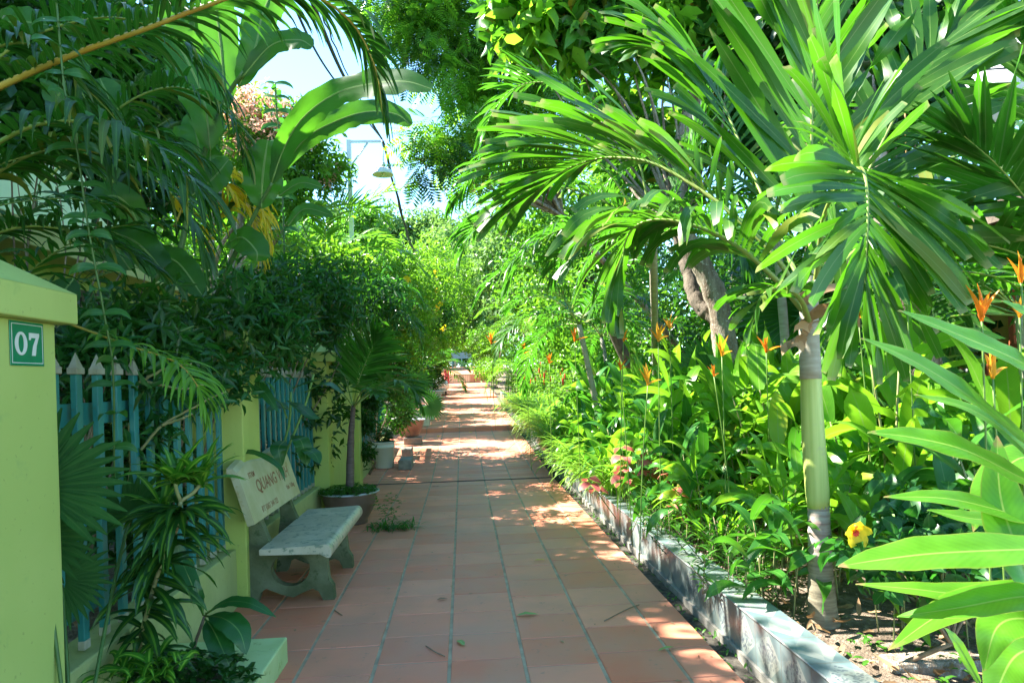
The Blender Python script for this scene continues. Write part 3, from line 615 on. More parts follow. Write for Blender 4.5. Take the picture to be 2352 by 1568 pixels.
t = thing('plastic_bucket', 'white plastic bucket used as a planter standing on the tiles', 'bucket', (-1.39, 12.3, .06))
bx, by, bz = -1.39, 12.3, gz(12.3)
m = MB(); m.lathe([(0, 0), (.155, 0), (.165, .01), (.178, .34), (.192, .345), (.194, .375), (.184, .38), (.186, .43), (.198, .435), (.198, .45), (.185, .452), (.175, .40)], (bx, by, bz), 36); part('body', m.mesh('bucket_body', M_white), t)
m = MB(); m.lathe([(0, .41), (.18, .41)], (bx, by, bz), 24); part('soil', m.mesh('bucket_soil', M_soil), t)
for lab, (x0, y0, x1, y1, zz, h) in {'single grey concrete block lying beside the white bucket': (-1.12, 11.95, -.90, 12.5, 0, .17), 'grey concrete block under the front of the fan palm bowl': (-1.16, 13.1, -.98, 13.6, 0, .2), 'grey concrete block farther back by the fan palm bowl': (-1.3, 15.3, -.92, 15.7, 0, .15)}.items():
    m = MB(); z = gz(y0); m.box(x0, y0, z, x1, y1, z+h, bev=.012); o = struct('concrete_block', m.mesh('concrete_block', M_blk)); del o['kind']; tag(o, lab, 'block', 'concrete blocks by the pots')
M_pot4 = surf('cream_patterned_pot', (.60, .58, .46), (.50, .50, .38), 8, .5, .1, spots=(26, .60, (.16, .26, .14)))
for i, (lab, y, x, s) in enumerate([('square cream pot standing just behind the fan palm bowl', 18.2, -1.05, .36), ('square cream pot with green pattern, second behind the bowl', 20.2, -1.02, .36), ('pale round pot with yellow leaf, third in the row of pots', 24.0, -1.08, .40), ('square cream pot at the far end of the left pot row', 25.8, -.98, .38)]):
    z = gz(y); t = thing('cream_pot', lab, 'plant pot', (x, y, z), 'cream pots in a row along the left of the path'); m = MB()
    if i == 2: m.lathe([(0, 0), (s*.36, 0), (s*.5, s*.5), (s*.58, s*.95), (s*.62, s), (s*.5, s)], (x, y, z), 20)
    else: m.prism([(x-s/2*a, y-s/2*b) for a, b in ((1, 1), (-1, 1), (-1, -1), (1, -1))], z, z+s*1.05, 'z', bev=.01); m.box(x-s/2-.015, y-s/2-.015, z+s*1.05, x+s/2+.015, y+s/2+.015, z+s*1.05+.03)
    part('body', m.mesh('cream_pot', M_pot4), t)
# ------------------------------------------------------------------ cart with cloth, pink garment
t = thing('hand_cart', 'small hand cart loaded with a white sack, parked left of the path', 'cart', (-.95, 30.2, gz(30.2)))
z = gz(30.2); m = MB(); m.box(-1.75, 29.6, z+.16, -.62, 30.8, z+.20, bev=.01); part('deck', m.mesh('cart_deck', M_metal), t)
for x in (-.72, -1.6):
    for y in (29.75, 30.65):
        m = MB(); bm = bmesh.new(); bmesh.ops.create_cone(bm, cap_ends=True, segments=20, radius1=.10, radius2=.10, depth=.05); m.frombm(bm, 0, True, Matrix.Translation((x, y, z+.10)) @ Matrix.Rotation(R_(90), 4, 'Y'))
        wq = part('wheel', m.mesh('cart_wheel', M_black), t)
        m = MB(); bm = bmesh.new(); bmesh.ops.create_cone(bm, cap_ends=True, segments=14, radius1=.05, radius2=.05, depth=.056); m.frombm(bm, 0, True, Matrix.Translation((x, y, z+.10)) @ Matrix.Rotation(R_(90), 4, 'Y')); part('hub', m.mesh('wheel_hub', M_metal), wq)
def sack(label, cat, name, c, sx, sy, sz, mat, seed, tall=False):
    rg_ = np.random.default_rng(seed); bm = bmesh.new(); bmesh.ops.create_icosphere(bm, subdivisions=4, radius=1)
    K = rg_.normal(0, 1, (10, 3)); ph = rg_.random(10)*6
    for v in bm.verts:
        p = np.array(v.co); d = sum(math.sin(float(K[i] @ p)*2.6+ph[i]) for i in range(10))*.035
        p = p*(1+d); v.co = (c[0]+p[0]*sx, c[1]+p[1]*sy, c[2]+max(p[2], -.75)*sz)
    m = MB(); m.frombm(bm, 0, True); o = struct(name, m.mesh(name, mat)); del o['kind']; tag(o, label, cat)
sack('bulging white woven sack lying on the hand cart', 'sack', 'white_sack', (-1.1, 30.2, z+.42), .50, .55, .32, plain('white_sackcloth', (.68, .68, .62), .8), 3)
t = thing('garment_stand', 'pink garment hanging on a thin post in front of the patterned riser', 'garment', (-.80, 36.5, gz(36.5)))
z = gz(36.5); m = MB(); m.tube([(-.8, 36.5, z), (-.8, 36.5, z+.95)], .02, 6); m.tube([(-.95, 36.5, z+.9), (-.66, 36.5, z+.9)], .012, 6); part('post', m.mesh('garment_post', M_metal), t)
m = MB(4); xs_ = np.linspace(-.93, -.68, 14); V = []
for j, zz in enumerate(np.linspace(.92, .18, 6)):
    for i, x in enumerate(xs_): V.append((x, 36.5-.03+.05*math.sin(i*1.7+j*.5), z+zz+.03*math.sin(i*2.2)))
m.add(V, np.array([[j*14+i, j*14+i+1, (j+1)*14+i+1, (j+1)*14+i] for j in range(5) for i in range(13)])); m.add(np.array(V)+(0, .03, 0), np.array([[j*14+i, j*14+i+1, (j+1)*14+i+1, (j+1)*14+i] for j in range(5) for i in range(13)])); part('pink_cloth', m.mesh('pink_cloth', plain('pink_cloth', (.75, .16, .18), .8)), t)
# far sign-like garden bench at the end of the path
t = thing('garden_swing_bench', 'pale blue grey metal bench frame at the far end of the path', 'bench', (.0, 50, gz(50)))
z = gz(50)-.02; m = MB(); m.box(-.75, 50.2, z+.72, .72, 50.26, z+1.15, bev=.01); M_fb = plain('grey_green_metal', (.42, .47, .46), .5); part('backrest', m.mesh('far_bench_back', M_fb), t)
m = MB(); m.box(-.75, 49.7, z+.36, .72, 50.15, z+.42, bev=.01); part('seat', m.mesh('far_bench_seat', M_fb), t)
for x in (-.7, -.05, .66): m = MB(); m.box(x, 49.8, z-.1, x+.07, 49.88, z+.36); m.box(x, 50.16, z-.1, x+.07, 50.2, z+1.1); part('leg', m.mesh('far_bench_leg', M_fb), t)
# ------------------------------------------------------------------ lamp posts and cables
def lamp(label, base, h, arm, sc=1):
    sc *= 1.0
    t = thing('street_lamp', label, 'street lamp', base, 'white street lamps with bell shades'); x, y, z = base
    m = MB(); m.box(x-.04*sc, y-.04*sc, z, x+.04*sc, y+.04*sc, z+h); part('pole', m.mesh('lamp_pole', M_metal), t)
    m = MB(); m.box(x+.04*sc, y-.02, z+h-.05, x+arm, y+.02, z+h-.01); part('arm', m.mesh('lamp_arm', M_metal), t)
    m = MB(); m.tube([(x+.03, y, z+h-.50*sc), (x+arm*.58, y, z+h-.06)], .018*sc, 6); part('brace', m.mesh('lamp_brace', M_metal), t)
    lx, lz = x+arm+.02, z+h-.62*sc
    m = MB(); m.tube([(lx, y, z+h), (lx+.02, y, z+h-.25*sc), (lx+.01, y, lz+.13*sc)], .012, 6); dr_ = part('drop_rod', m.mesh('lamp_rod', M_metal), t)
    m = MB(); m.lathe([(.03*sc, .24*sc), (.05*sc, .22*sc), (.055*sc, .14*sc), (.08*sc, .12*sc), (.155*sc, .085*sc), (.20*sc, .0), (.207*sc, -.02*sc), (.20*sc, -.02*sc), (.19*sc, .0), (.15*sc, .06*sc), (.04*sc, .08*sc), (0, .08*sc)], (lx, y, lz-.05), 28); part('shade', m.mesh('lamp_shade', M_lampw), t)
    m = MB(); m.lathe([(0, -.06*sc), (.03*sc, -.045*sc), (.035*sc, -.01*sc), (.02*sc, .06*sc)], (lx, y, lz-.04), 14); part('bulb', m.mesh('lamp_bulb', plain('milky_bulb', (.7, .7, .66), .3)), t)
    return np.array([lx, y, z+h])
l1 = lamp('nearer white street lamp with a bell shade, hanging from an arm against the sky', (-2.07, 14.0, .10), 6.17, .62, 1.0)
fl_ = P(967, 604, 36); l2 = lamp('farther small white street lamp low against the background trees', (fl_[0]-1.0, fl_[1], 1.1), fl_[2]+.55-1.1+.1, 1.0, 1.15)
for i, (lab, a0, mid, off) in enumerate([('twisted black power cable running overhead to the nearer lamp arm, thicker of the pair', (690, -60, 5.0), (795, 185, 9), .0), ('thin black power cable running beside the twisted one to the nearer lamp arm', (640, -60, 5.0), (755, 165, 9), .09)]):
    a = P(*a0); b = P(*mid); m = MB()
    m.tube(spline([a, b, l1+(0, 0, .02)], 30), .020 if i == 0 else .013, 5)
    if i == 0: m.tube(spline([a+(.03, 0, 0), b+(.05, 0, .02), l1+(.02, 0, -.02)], 24)+rg.normal(0, .008, (24, 3)), .008, 5)
    mid2 = (l1+l2)/2+np.array([off, 0, -.9-.2*i]); m.tube(spline([l1, mid2, l2], 50)+np.sin(np.arange(50)[:, None]*.9)*.012, .022, 5)
    if i == 0: m.tube(spline([l1+(.03, 0, -.02), mid2+(.03, 0, .05), l2], 50)+rg.normal(0, .012, (50, 3)), .008, 5)
    o = struct('power_cable', m.mesh('power_cable', M_cable)); del o['kind']; tag(o, lab, 'cable', 'overhead power cables')
#@@PART2
# ================================================================== HOUSES
t = thing('lime_house', 'lime green two storey house behind the left fence, mostly hidden by palms', 'house', (-6, 6.5, 0))
m = MB(); m.box(-7.5, -3, 0, -4.7, 6.0, 3.0); m.box(-7.5, 6.0, 0, -5.6, 7.9, 3.0); m.box(-7.5, 7.9, 0, -4.7, 12.5, 3.0); part('ground_floor_wall', m.mesh('house_wall', M_house), t)
m = MB(); m.box(-5.597, 6.0, 1.2, -5.59, 7.9, 2.9); m.box(-7.6, -3, 3.26, -5.3, 12.2, 6.3); part('upper_wall', m.mesh('house_upper_wall', M_house_l), t)  # paler wall colour paints open-sky light on upper storey and recess sheet
m = MB(); m.box(-7.6, -3.2, 3.0, -4.25, 12.7, 3.26, bev=.01); part('floor_beam', m.mesh('house_beam', M_beam), t)
m = MB(); m.box(-4.698, .5, 2.25, -4.66, 6.0, 2.45); m.box(-4.698, 7.9, 2.25, -4.66, 12.5, 2.45); part('band_course', m.mesh('house_band', M_beam), t)
m = MB(); m.box(-8.2, -3.4, 6.3, -4.75, 12.6, 6.46); part('roof', m.mesh('house_roof', M_blk), t)
for (ya, yb) in ((3.4, 5.2), (8.6, 9.6)):
    m = MB(); z0_, z1_ = 1.3, 2.78
    m.box(-4.699, ya, z0_, -4.64, ya+.09, z1_); m.box(-4.699, yb-.09, z0_, -4.64, yb, z1_); m.box(-4.699, ya+.09, z1_-.09, -4.64, yb-.09, z1_); m.box(-4.699, ya+.09, z0_, -4.64, yb-.09, z0_+.07); m.box(-4.699, (ya+yb)/2-.03, z0_+.07, -4.645, (ya+yb)/2+.03, z1_-.09)
    wf = part('window', m.mesh('window_frame', M_frame), t)
    m = MB(); m.box(-4.697, ya+.09, z0_+.07, -4.675, yb-.09, z1_-.09); part('pane', m.mesh('window_pane', M_glass), wf)
for y in (6.3, 11.0):
    m = MB(); m.box(-4.62, y, 0, -4.35, y+.28, 3.0, bev=.01); part('porch_column', m.mesh('porch_column', M_house), t)
t = thing('stair_frame', 'grey concrete stair frame with slats beside the upper storey of the lime house', 'frame', (-4.6, 8.8, 3))
m = MB(); a = P(318, 235, 8.3); b = P(395, 420, 8.3)
for off in (0, .55): m.tube([a+(off, 0, .6), b+(off, 0, -.3)], .07, 4)
part('side_rail', m.mesh('stair_rail', M_blk), t)
for k_ in range(4):
    m = MB(); c_ = a+(b-a)*(k_/3.0); m.box(c_[0]-.05, c_[1]-.03, c_[2], c_[0]+.6, c_[1]+.03, c_[2]+.05); part('slat', m.mesh('stair_slat', M_cap), t)
t = thing('orange_house', 'yellow building with orange timber frames behind the garden at right', 'house', (9, 9, 0))
bx0 = 7.4
m = MB(); m.box(bx0, 4.0, .1, bx0+5, 17, 3.3); part('wall', m.mesh('orange_house_wall', surf('yellow_render', (.55, .36, .06), (.48, .32, .08), 1.2, .8, .1)), t)
m = MB(); m.box(bx0-1.1, 3.8, 3.3, bx0+5.2, 17.2, 3.42); m.box(bx0-1.1, 3.8, 3.18, bx0-1.0, 17.2, 3.3); part('roof', m.mesh('orange_house_roof', M_barkd), t)
for y in np.arange(4.6, 16.5, 1.6):
    m = MB(); x = bx0-.03
    for a_ in ((y, .9, y+.09, 2.6), (y+1.11, .9, y+1.2, 2.6), (y+.09, 2.5, y+1.11, 2.6), (y+.09, .9, y+1.11, 1.0), (y+.09, 1.7, y+1.11, 1.77), (y+.56, 1.0, y+.63, 1.7), (y+.56, 1.77, y+.63, 2.5)): m.box(x-.05, a_[0], a_[1], x, a_[2], a_[3])
    wf = part('window', m.mesh('orange_window', M_rust), t); m = MB(); m.box(x+.005, y+.09, 1.0, x+.025, y+1.11, 2.5); part('pane', m.mesh('orange_window_pane', plain('hazy_glass', (.5, .52, .5), .2)), wf)
for y in (5.6, 9.0, 12.6): m = MB(); m.box(bx0-1.08, y, .1, bx0-.95, y+.13, 3.18); part('post', m.mesh('orange_post', M_rust), t)
t = thing('coir_ball', 'round brown coir ball hanging behind the big palm fronds', 'ornament', P(2085, 468, 6.8)); m = MB(2); bm = bmesh.new(); bmesh.ops.create_icosphere(bm, subdivisions=3, radius=.17)
for v in bm.verts: v.co *= 1+rg.normal(0, .02)
m.frombm(bm, 0, True, Matrix.Translation(P(2085, 468, 6.8))); part('ball', m.mesh('coir_ball', M_rope), t); m = MB(); m.tube([P(2085, 468, 6.8)+(0, 0, .15), P(2085, 468, 6.8)+(0, 0, 1.0)], .008, 5); part('cord', m.mesh('coir_cord', M_rope), t)
for lab, (x, y, hw, L, zb, zr), gcol in (('small pale house with a light blue gable roof behind the left hedge', (-5.0, 29, 2.0, 6, 3.6, 4.6), M_house_l), ('low pale roofed house barely showing beyond the far lamp', (-7.5, 47, 3.2, 8, 4.6, 6.0), M_house_l)):
    t = thing('small_house', lab, 'house', (x, y, 0), 'pale roofed houses behind the left hedge')
    m = MB(); m.box(x-hw, y, 0, x+hw, y+L, zb); m.add([(x-hw, y, zb), (x+hw, y, zb), (x, y, zr-.1)], np.array([[0, 1, 2]]), smooth=False); part('wall', m.mesh('small_house_wall', gcol), t)
    m = MB(); 
    for sg in (-1, 1): m.add([(x, y-.3, zr), (x+sg*(hw+.3), y-.3, zb-.12), (x+sg*(hw+.3), y+L, zb-.12), (x, y+L, zr), (x, y-.3, zr-.1), (x+sg*(hw+.3), y-.3, zb-.22)], np.array([[0, 1, 2, 3], [0, 4, 5, 1]]), smooth=False)
    part('roof', m.mesh('small_house_roof', M_roof), t)
    m = MB(); m.box(x+hw*.1, y-.04, 1.8, x+hw*.6, y-.01, 2.9); part('window', m.mesh('small_house_window', M_glass), t)
# ================================================================== VEGETATION
def sph(rg_, n): return norm(rg_.normal(0, 1, (n, 3)))
def blob_leaves(m, blobs, n, l, wd, mat=0, style='leaf', rg_=None, out=.7, down=.35, shell=.45, k=7):
    """blobs: (centre, (rx, ry, rz)); leaves in small shoots spread through the volume"""
    rg_ = rg_ or m.rg; vol = np.array([np.prod(b[1])**.75 for b in blobs]); cnt = np.maximum((vol/vol.sum()*n).astype(int), 1)
    for (c, r), q in zip(blobs, cnt):
        c = np.array(c, float); r = np.array(r, float)*np.ones(3)
        if style == 'pinnate':
            dr_ = sph(rg_, q); rad = (shell+(1-shell)*rg_.random(q)**.6)[:, None]
            pos = c+dr_*rad*r; D = dr_*out+rg_.normal(0, .45, (q, 3))+np.array([0, 0, -down]); N = np.array([0, 0, 1.])+rg_.normal(0, .4, (q, 3))
            T, TF, uv = pinnate(7, wd); m.place(T, TF, pos, D, norm(N), l*(.75+.5*rg_.random(q)), uv, mat); continue
        ns = max(q//k, 1); dr_ = sph(rg_, ns); rad = (shell+(1-shell)*rg_.random(ns)**.55)[:, None]; lump = 1+.18*np.sin(dr_@np.array([5.1, 3.3, 4.2])+c.sum()*3)[:, None]
        tip = c+dr_*rad*lump*r; sd = norm(dr_*out+rg_.normal(0, .5, (ns, 3))+np.array([0, 0, .25-down]))
        sl_ = l*k*.32
        t_ = (np.arange(k)/k)[None, :, None]; pos = tip[:, None]-sd[:, None]*sl_*t_
        side = norm(np.cross(sd, rg_.normal(0, 1, (ns, 3)))); oth = np.cross(sd, side)
        ang = (np.arange(k)*2.4)[None, :, None]; rad_ = side[:, None]*np.cos(ang)+oth[:, None]*np.sin(ang)
        D = sd[:, None]*.55+rad_*.85+np.array([0, 0, -down*.5]); N = sd[:, None]*.8+np.array([0, 0, .7])+rg_.normal(0, .15, (ns, k, 3))
        pos = pos.reshape(-1, 3); D = norm(D.reshape(-1, 3)); N = norm(N.reshape(-1, 3)); S = l*(.65+.6*rg_.random(len(pos)))
        if style == 'big': m.place(tleaf(wd), T_LF, pos, D, N, S, T_Luv, mat)
        else: m.place([(x, y*wd, z) for x, y, z in T_S], T_SF, pos, D, N, S, T_Suv, mat)
def branches(m, base, cents, r0, mat=0, seed=1, fork=.45, sides=7, wig=.06):
    rg_ = np.random.default_rng(seed); base = np.array(base, float); cen = np.mean(cents, axis=0); f = base+(cen-base)*fork+rg_.normal(0, .1, 3)
    m.tube(spline([base, base+(f-base)*.5+rg_.normal(0, wig*2, 3), f], 12)+0, np.linspace(r0, r0*.7, 12), sides+3, mat)
    for c in cents:
        c = np.array(c); mid = f+(c-f)*.5+rg_.normal(0, .12, 3)*np.linalg.norm(c-f)*.5; mid[2] += .1
        m.tube(spline([f, mid, c], 9), np.linspace(r0*.5, r0*.07, 9), sides, mat)
def woody(name, label, cat, base, blobs, n, l, wd, leafm, barkm, r0, style='leaf', group=None, seed=1, fork=.45, extra=None, crown='foliage', **kw):
    t = thing(name, label, cat, base, group); m = MB(seed); branches(m, base, [b[0] for b in blobs], r0, 0, seed, fork); part('trunk' if r0 > .03 else 'stems', m.mesh(name+'_wood', barkm), t)
    m = MB(seed+1); mats = leafm if isinstance(leafm, list) else [leafm]
    for i, mm in enumerate(mats):
        bl = blobs if len(mats) == 1 else [b for j, b in enumerate(blobs) if j % len(mats) == i] or blobs
        blob_leaves(m, bl, n//len(mats), l, wd, i, style, **kw)
    part(crown, m.mesh(name+'_leaves', mats), t)
    if extra: extra(t)
    return t
def bl(lst, D, r, sq=1.0, jit=.0):
    """blobs from image positions at real distance D; r metres"""
    o = []
    for p in lst:
        d = p[2] if len(p) > 2 else D; rr = p[3] if len(p) > 3 else r; o.append((P(p[0], p[1], d), (rr, rr, rr*sq)))
    return o
def scatter(m, pts, l, wd, k=5, mat=0):
    q = len(pts); rg_ = m.rg
    for j in range(k):
        a = rg_.random(q)*6.28; D = np.stack([np.cos(a), np.sin(a), rg_.random(q)*.6], 1); m.place(tleaf(wd), T_LF, pts, D, np.tile([0, 0, 1.], (q, 1)), l*(.6+.6*rg_.random(q)), T_Luv, mat)
# ------------------------------------------------------------------ big foreground palm (right)
def palm_frond_part(t, i, m, mats, name='frond', label=None): return part(name, m.mesh('frond_mesh', mats), t, label)
pb = np.array([1.93, 3.78, .17])
t = thing('foreground_palm', 'large palm with pale green crownshaft and broad leaflets, nearest at right', 'palm', pb)
m = MB(); m.tube(spline([P(1884, 1275, 3.78), P(1882, 1220, 3.78), P(1880, 1160, 3.78)], 22), np.linspace(.061, .055, 22)+.0018*np.sin(np.arange(22)*1.9), 18); part('ringed_stem', m.mesh('palm_ringed', surf('ringed_pale_stem', (.44, .42, .36), (.26, .18, .15), 7, .7, .3, stretch=(.6, .6, 7))), t)
m = MB(); m.tube(spline([P(1893, 1460, 3.78), P(1887, 1360, 3.78), P(1884, 1270, 3.78)], 24), np.interp(np.linspace(0, 1, 24), [0, .12, .3, .7, 1], [.105, .086, .075, .066, .0605])+.002*np.sin(np.arange(24)*2.1), 18); part('trunk', m.mesh('palm_foot', M_palmfoot), t)
m = MB(); m.tube(spline([P(1880, 1165, 3.78), P(1868, 1000, 3.78), P(1862, 860, 3.78), P(1858, 740, 3.78)], 24), np.interp(np.linspace(0, 1, 24), [0, .06, .3, .8, 1], [.056, .061, .060, .050, .043]), 20); part('crownshaft', m.mesh('palm_shaft', M_shaft), t)
m = MB(); m.tube(spline([P(1862, 870, 3.775), P(1858, 740, 3.78), P(1862, 640, 3.78), P(1874, 540, 3.75)], 16), np.interp(np.linspace(0, 1, 16), [0, .5, 1], [.056, .046, .02]), 14); part('upper_stem', m.mesh('palm_upper', M_palmtrunk), t)
big = [  # control points (u, v, D), leaflet length, width, n, droop, up, seed, ang
 ([(1862, 740, 3.78), (1790, 600, 3.8), (1676, 487, 3.95), (1584, 421, 4.1), (1493, 373, 4.25), (1408, 362, 4.4), (1353, 370, 4.5), (1290, 395, 4.6), (1232, 440, 4.7)], .88, .052, 54, .30, None, 1, 36),
 ([(1866, 700, 3.75), (1880, 600, 3.6), (1892, 500, 3.4), (1930, 420, 3.2), (1975, 385, 3.0), (1992, 440, 2.85), (1992, 540, 2.8), (1985, 650, 2.8)], .70, .054, 38, .28, (0.3, -1, .35), 2, 56),
 ([(1860, 720, 3.85), (1862, 560, 4.3), (1864, 400, 4.4), (1866, 200, 4.4), (1878, 0, 4.3), (1900, -220, 4.1)], 1.15, .098, 26, .06, (0, -1, .1), 3, 32),
 ([(1858, 730, 3.8), (1790, 650, 3.7), (1700, 570, 3.6), (1600, 520, 3.6), (1500, 505, 3.7), (1442, 540, 3.8), (1425, 640, 3.8)], .62, .052, 36, 1.0, None, 4, 48),
 ([(1868, 700, 3.85), (1960, 580, 4.2), (2080, 500, 4.4), (2230, 440, 4.5), (2400, 420, 4.5)], .80, .085, 20, .1, (-.2, -.4, 1), 5, 50),
 ([(1866, 720, 3.85), (1990, 650, 4.4), (2140, 620, 4.7), (2300, 640, 4.9), (2380, 700, 4.9)], .60, .060, 22, .35, None, 6, 40),
 ([(1862, 700, 3.9), (1780, 520, 4.6), (1700, 330, 5.0), (1640, 200, 5.2), (1560, 120, 5.4), (1480, 110, 5.6)], .80, .062, 36, .4, None, 7, 42),
 ([(1864, 720, 3.85), (1940, 520, 4.3), (2030, 320, 4.5), (2120, 160, 4.6), (2200, 60, 4.6)], .85, .095, 20, .15, (0, -.6, .8), 8, 40),
 ([(1858, 740, 3.75), (1840, 690, 3.4), (1800, 660, 3.2), (1750, 680, 3.1), (1730, 740, 3.1)], .26, .035, 12, .6, None, 9, 45),
]
for pts, ll, lw, n_, dp, up, sd_, an in big:
    mm = frond(np.array([P(*p) for p in pts]), ll, lw, n_, .26, dp, 0, 1, sd_, .017, an, .28 if up is None else .12, 'fishtail', up, .10, 7, .5, .55, None, .8, .22)
    part('frond', mm.mesh('frond', [M_palm_big, M_rachis]), t)
m = MB(5)
for k_ in range(9):
    a = P(1858+rg.normal(0, 14), 800-k_*14, 3.72); m.strips([a], [rg.normal(0, 1, 3)*(1, .4, .2)+(0, 0, .25)], [(0, -1, 0)], .16+.2*rg.random(), .05, 1.6, 5, 'strap', .2, .3, 0, .6)
part('dry_sheath', m.mesh('dry_sheath', M_dry), t)
# ------------------------------------------------------------------ generic palm
def palm(label, base, crown, nf, L, ll, lw, mats, r0=.05, group=None, seed=1, explicit=(), el=(20, 80), bend=(60, 130), droop=.8, name='palm_tree', nl=30, azr=(0, 360), trunkm=None, vee=.3, prof='leaflet', loc=False):
    t = thing(name, label, 'palm', base, group); rg_ = np.random.default_rng(seed); base = np.array(base, float); crown = np.array(crown, float)
    m = MB(seed); m.tube(spline([base, (base+crown)/2+rg_.normal(0, .03, 3), crown], 16), np.linspace(r0, r0*.7, 16)+.002*np.sin(np.arange(16)*2.), 12); part('trunk', m.mesh('palm_trunk', trunkm or M_palmtrunk), t)
    for e in explicit:
        mm = frond(np.array([P(*p) for p in e[0]]), e[1], e[2], e[3], .15, e[4], 0, 1, seed+len(e[0])*7+int(e[0][-1][0]), .012, 50, vee, prof, None, .25, 5, .3); part('frond', mm.mesh('frond', mats), t)
    for i in range(nf):
        az = azr[0]+(azr[1]-azr[0])*(i+rg_.random()*.8)/max(nf, 1) if azr[1]-azr[0] < 300 else i*137.5+rg_.random()*20
        fr = (i+.5)/nf; e0 = el[1]-(el[1]-el[0])*fr; l_ = L*(.8+.35*rg_.random())
        mm = frond(arc(crown, az, e0, l_, bend[0]+(bend[1]-bend[0])*rg_.random()), ll, lw, nl, .15, droop, 0, 1, seed*31+i, .010, 50, vee, prof, None, .25, 4, .3)
        part('frond', mm.mesh('frond', mats), t)
    return t
PM = [M_palm, M_rachis]; PL = [M_palm_lime, M_rachis]
palm('slim palm left of the big palm, with one bright lime arching frond', G(1512, 1010, .2), P(1500, 560, 6.5), 3, 1.6, .52, .045, PM, .055, None, 11,
     [([(1500, 570, 6.5), (1400, 400, 6.7), (1290, 330, 6.9), (1180, 340, 7.1), (1090, 400, 7.2), (1040, 470, 7.3)], .55, .04, 44, .9), ([(1500, 570, 6.5), (1560, 430, 6.5), (1600, 330, 6.5), (1620, 260, 6.5)], .6, .045, 34, .4),
      ([(1500, 560, 6.5), (1470, 380, 6.6), (1410, 280, 6.7), (1342, 234, 6.9), (1284, 198, 7.0), (1236, 189, 7.1), (1192, 198, 7.2), (1155, 227, 7.2), (1122, 278, 7.2), (1108, 340, 7.2)], .55, .045, 40, .3),
      ([(1495, 560, 6.5), (1400, 470, 6.5), (1280, 430, 6.6), (1180, 450, 6.7), (1090, 520, 6.8), (1060, 590, 6.8)], .55, .045, 40, .9),
      ([(1500, 570, 6.4), (1420, 520, 6.0), (1310, 520, 5.8), (1220, 570, 5.7), (1170, 650, 5.7)], .50, .045, 36, .9)], (10, 75), (50, 120), .8, nl=30)
palm('short leaning palm in the bed halfway along, fronds low over the red flowers', (2.0, 9.6, .2), P(1330, 745, 9.4), 7, 1.5, .42, .034, PM, .05, None, 12, [([(1330, 745, 9.4), (1270, 650, 9.4), (1200, 610, 9.4), (1130, 640, 9.4), (1090, 700, 9.4)], .42, .034, 36, .8)], (5, 75), (50, 110), .8)
palm('feathery palm behind the grass clump, third from the camera on the right', (2.6, 12.5, .3), (2.5, 12.5, 2.2), 12, 2.0, .45, .034, PM, .05, None, 13)
palm('yellowish small palm near the far right kerb', (1.7, 21, .6), (1.75, 21, 1.7), 10, 1.5, .36, .03, PL, .04, None, 14)
palm('lime palm arching over the path end from the right', (2.6, 27, .9), (2.4, 27, 3.2), 13, 2.4, .5, .04, PL, .05, None, 15)
palm('dark feathery palm in shade behind the mango trunk', (4.6, 10.5, .3), (4.5, 10.5, 2.9), 12, 2.4, .55, .045, PM, .07, None, 16)
palm('tall areca palm at the back of the bed under the mango tree', (3.6, 7.6, .2), (3.5, 7.6, 3.2), 11, 2.3, .55, .05, PM, .06, None, 17)
palm('palm with dark glossy fronds at the far right edge', (4.6, 5.4, .2), (4.5, 5.4, 1.9), 10, 2.0, .55, .05, PM, .06, None, 18, [([(2560, 760, 4.6), (2430, 560, 4.2), (2310, 400, 4.0), (2200, 300, 4.0)], .85, .075, 22, .15), ([(2560, 780, 4.6), (2400, 620, 4.3), (2250, 560, 4.2), (2100, 570, 4.2)], .60, .06, 24, .2), ([(2540, 700, 4.8), (2470, 400, 4.6), (2400, 200, 4.5), (2330, 60, 4.5)], .8, .07, 22, .2)], (5, 70))
# ------------------------------------------------------------------ fan palms
def fan(m, c, nrm, up, r, n_=26, spread=300, wid=None, mat=0, split=.5, droop=.15, seed=0):
    rg_ = np.random.default_rng(seed); nrm = norm(np.array(nrm, float)); up = np.array(up, float); up = norm(up-nrm*(up@nrm)); sd = np.cross(nrm, up)
    a = np.radians(np.linspace(-spread/2, spread/2, n_)); D = up*np.cos(a)[:, None]+sd*np.sin(a)[:, None]+nrm*.12
    w_ = (wid or r*2*math.sin(R_(spread/n_/2))*1.25)
    m.strips(np.tile(c, (n_, 1)), D, np.tile(nrm, (n_, 1)), r*(.9+.15*rg_.random(n_)), w_, droop, 8, 'fan', .35, 0, mat)
PROF['fan'] = lambda t: np.where(t < .6, .06+t*1.0, np.clip((1.03-t)/.43, .02, 1)**.8*.66)
def fanpalm(label, base, leaves, mat=M_palm, group=None, name='fan_palm', seed=1):
    t = thing(name, label, 'palm', base, group); base = np.array(base, float)
    for i, (c, nr, up, r, sp_) in enumerate(leaves):
        c = np.array(c); m = MB(seed+i); fan(m, c, nr, up, r, int(22*sp_/260)+4, sp_, seed=seed+i); m.tube(spline([base, base*.4+c*.6+(0, 0, .05), c], 8), [.008]*8, 6, 1); part('fan_leaf', m.mesh('fan_leaf', [mat, M_stemd]), t)
    return t
toc = lambda p: norm(EYE-np.array(p))
def rfans(base, n_, h, sp, r, seed):
    rg_ = np.random.default_rng(seed); o = []
    for i in range(n_):
        a = i*2.4+rg_.random(); c = np.array(base)+(math.cos(a)*sp*(.5+.5*rg_.random()), math.sin(a)*sp*(.5+.5*rg_.random()), h*(.55+.45*rg_.random()))
        dr_ = norm(c-np.array(base)); o.append((c, norm(np.array([0, -.35, .6])+rg_.normal(0, .35, 3)), dr_*(1, 1, .3), r*(.8+.4*rg_.random()), 290))
    return o
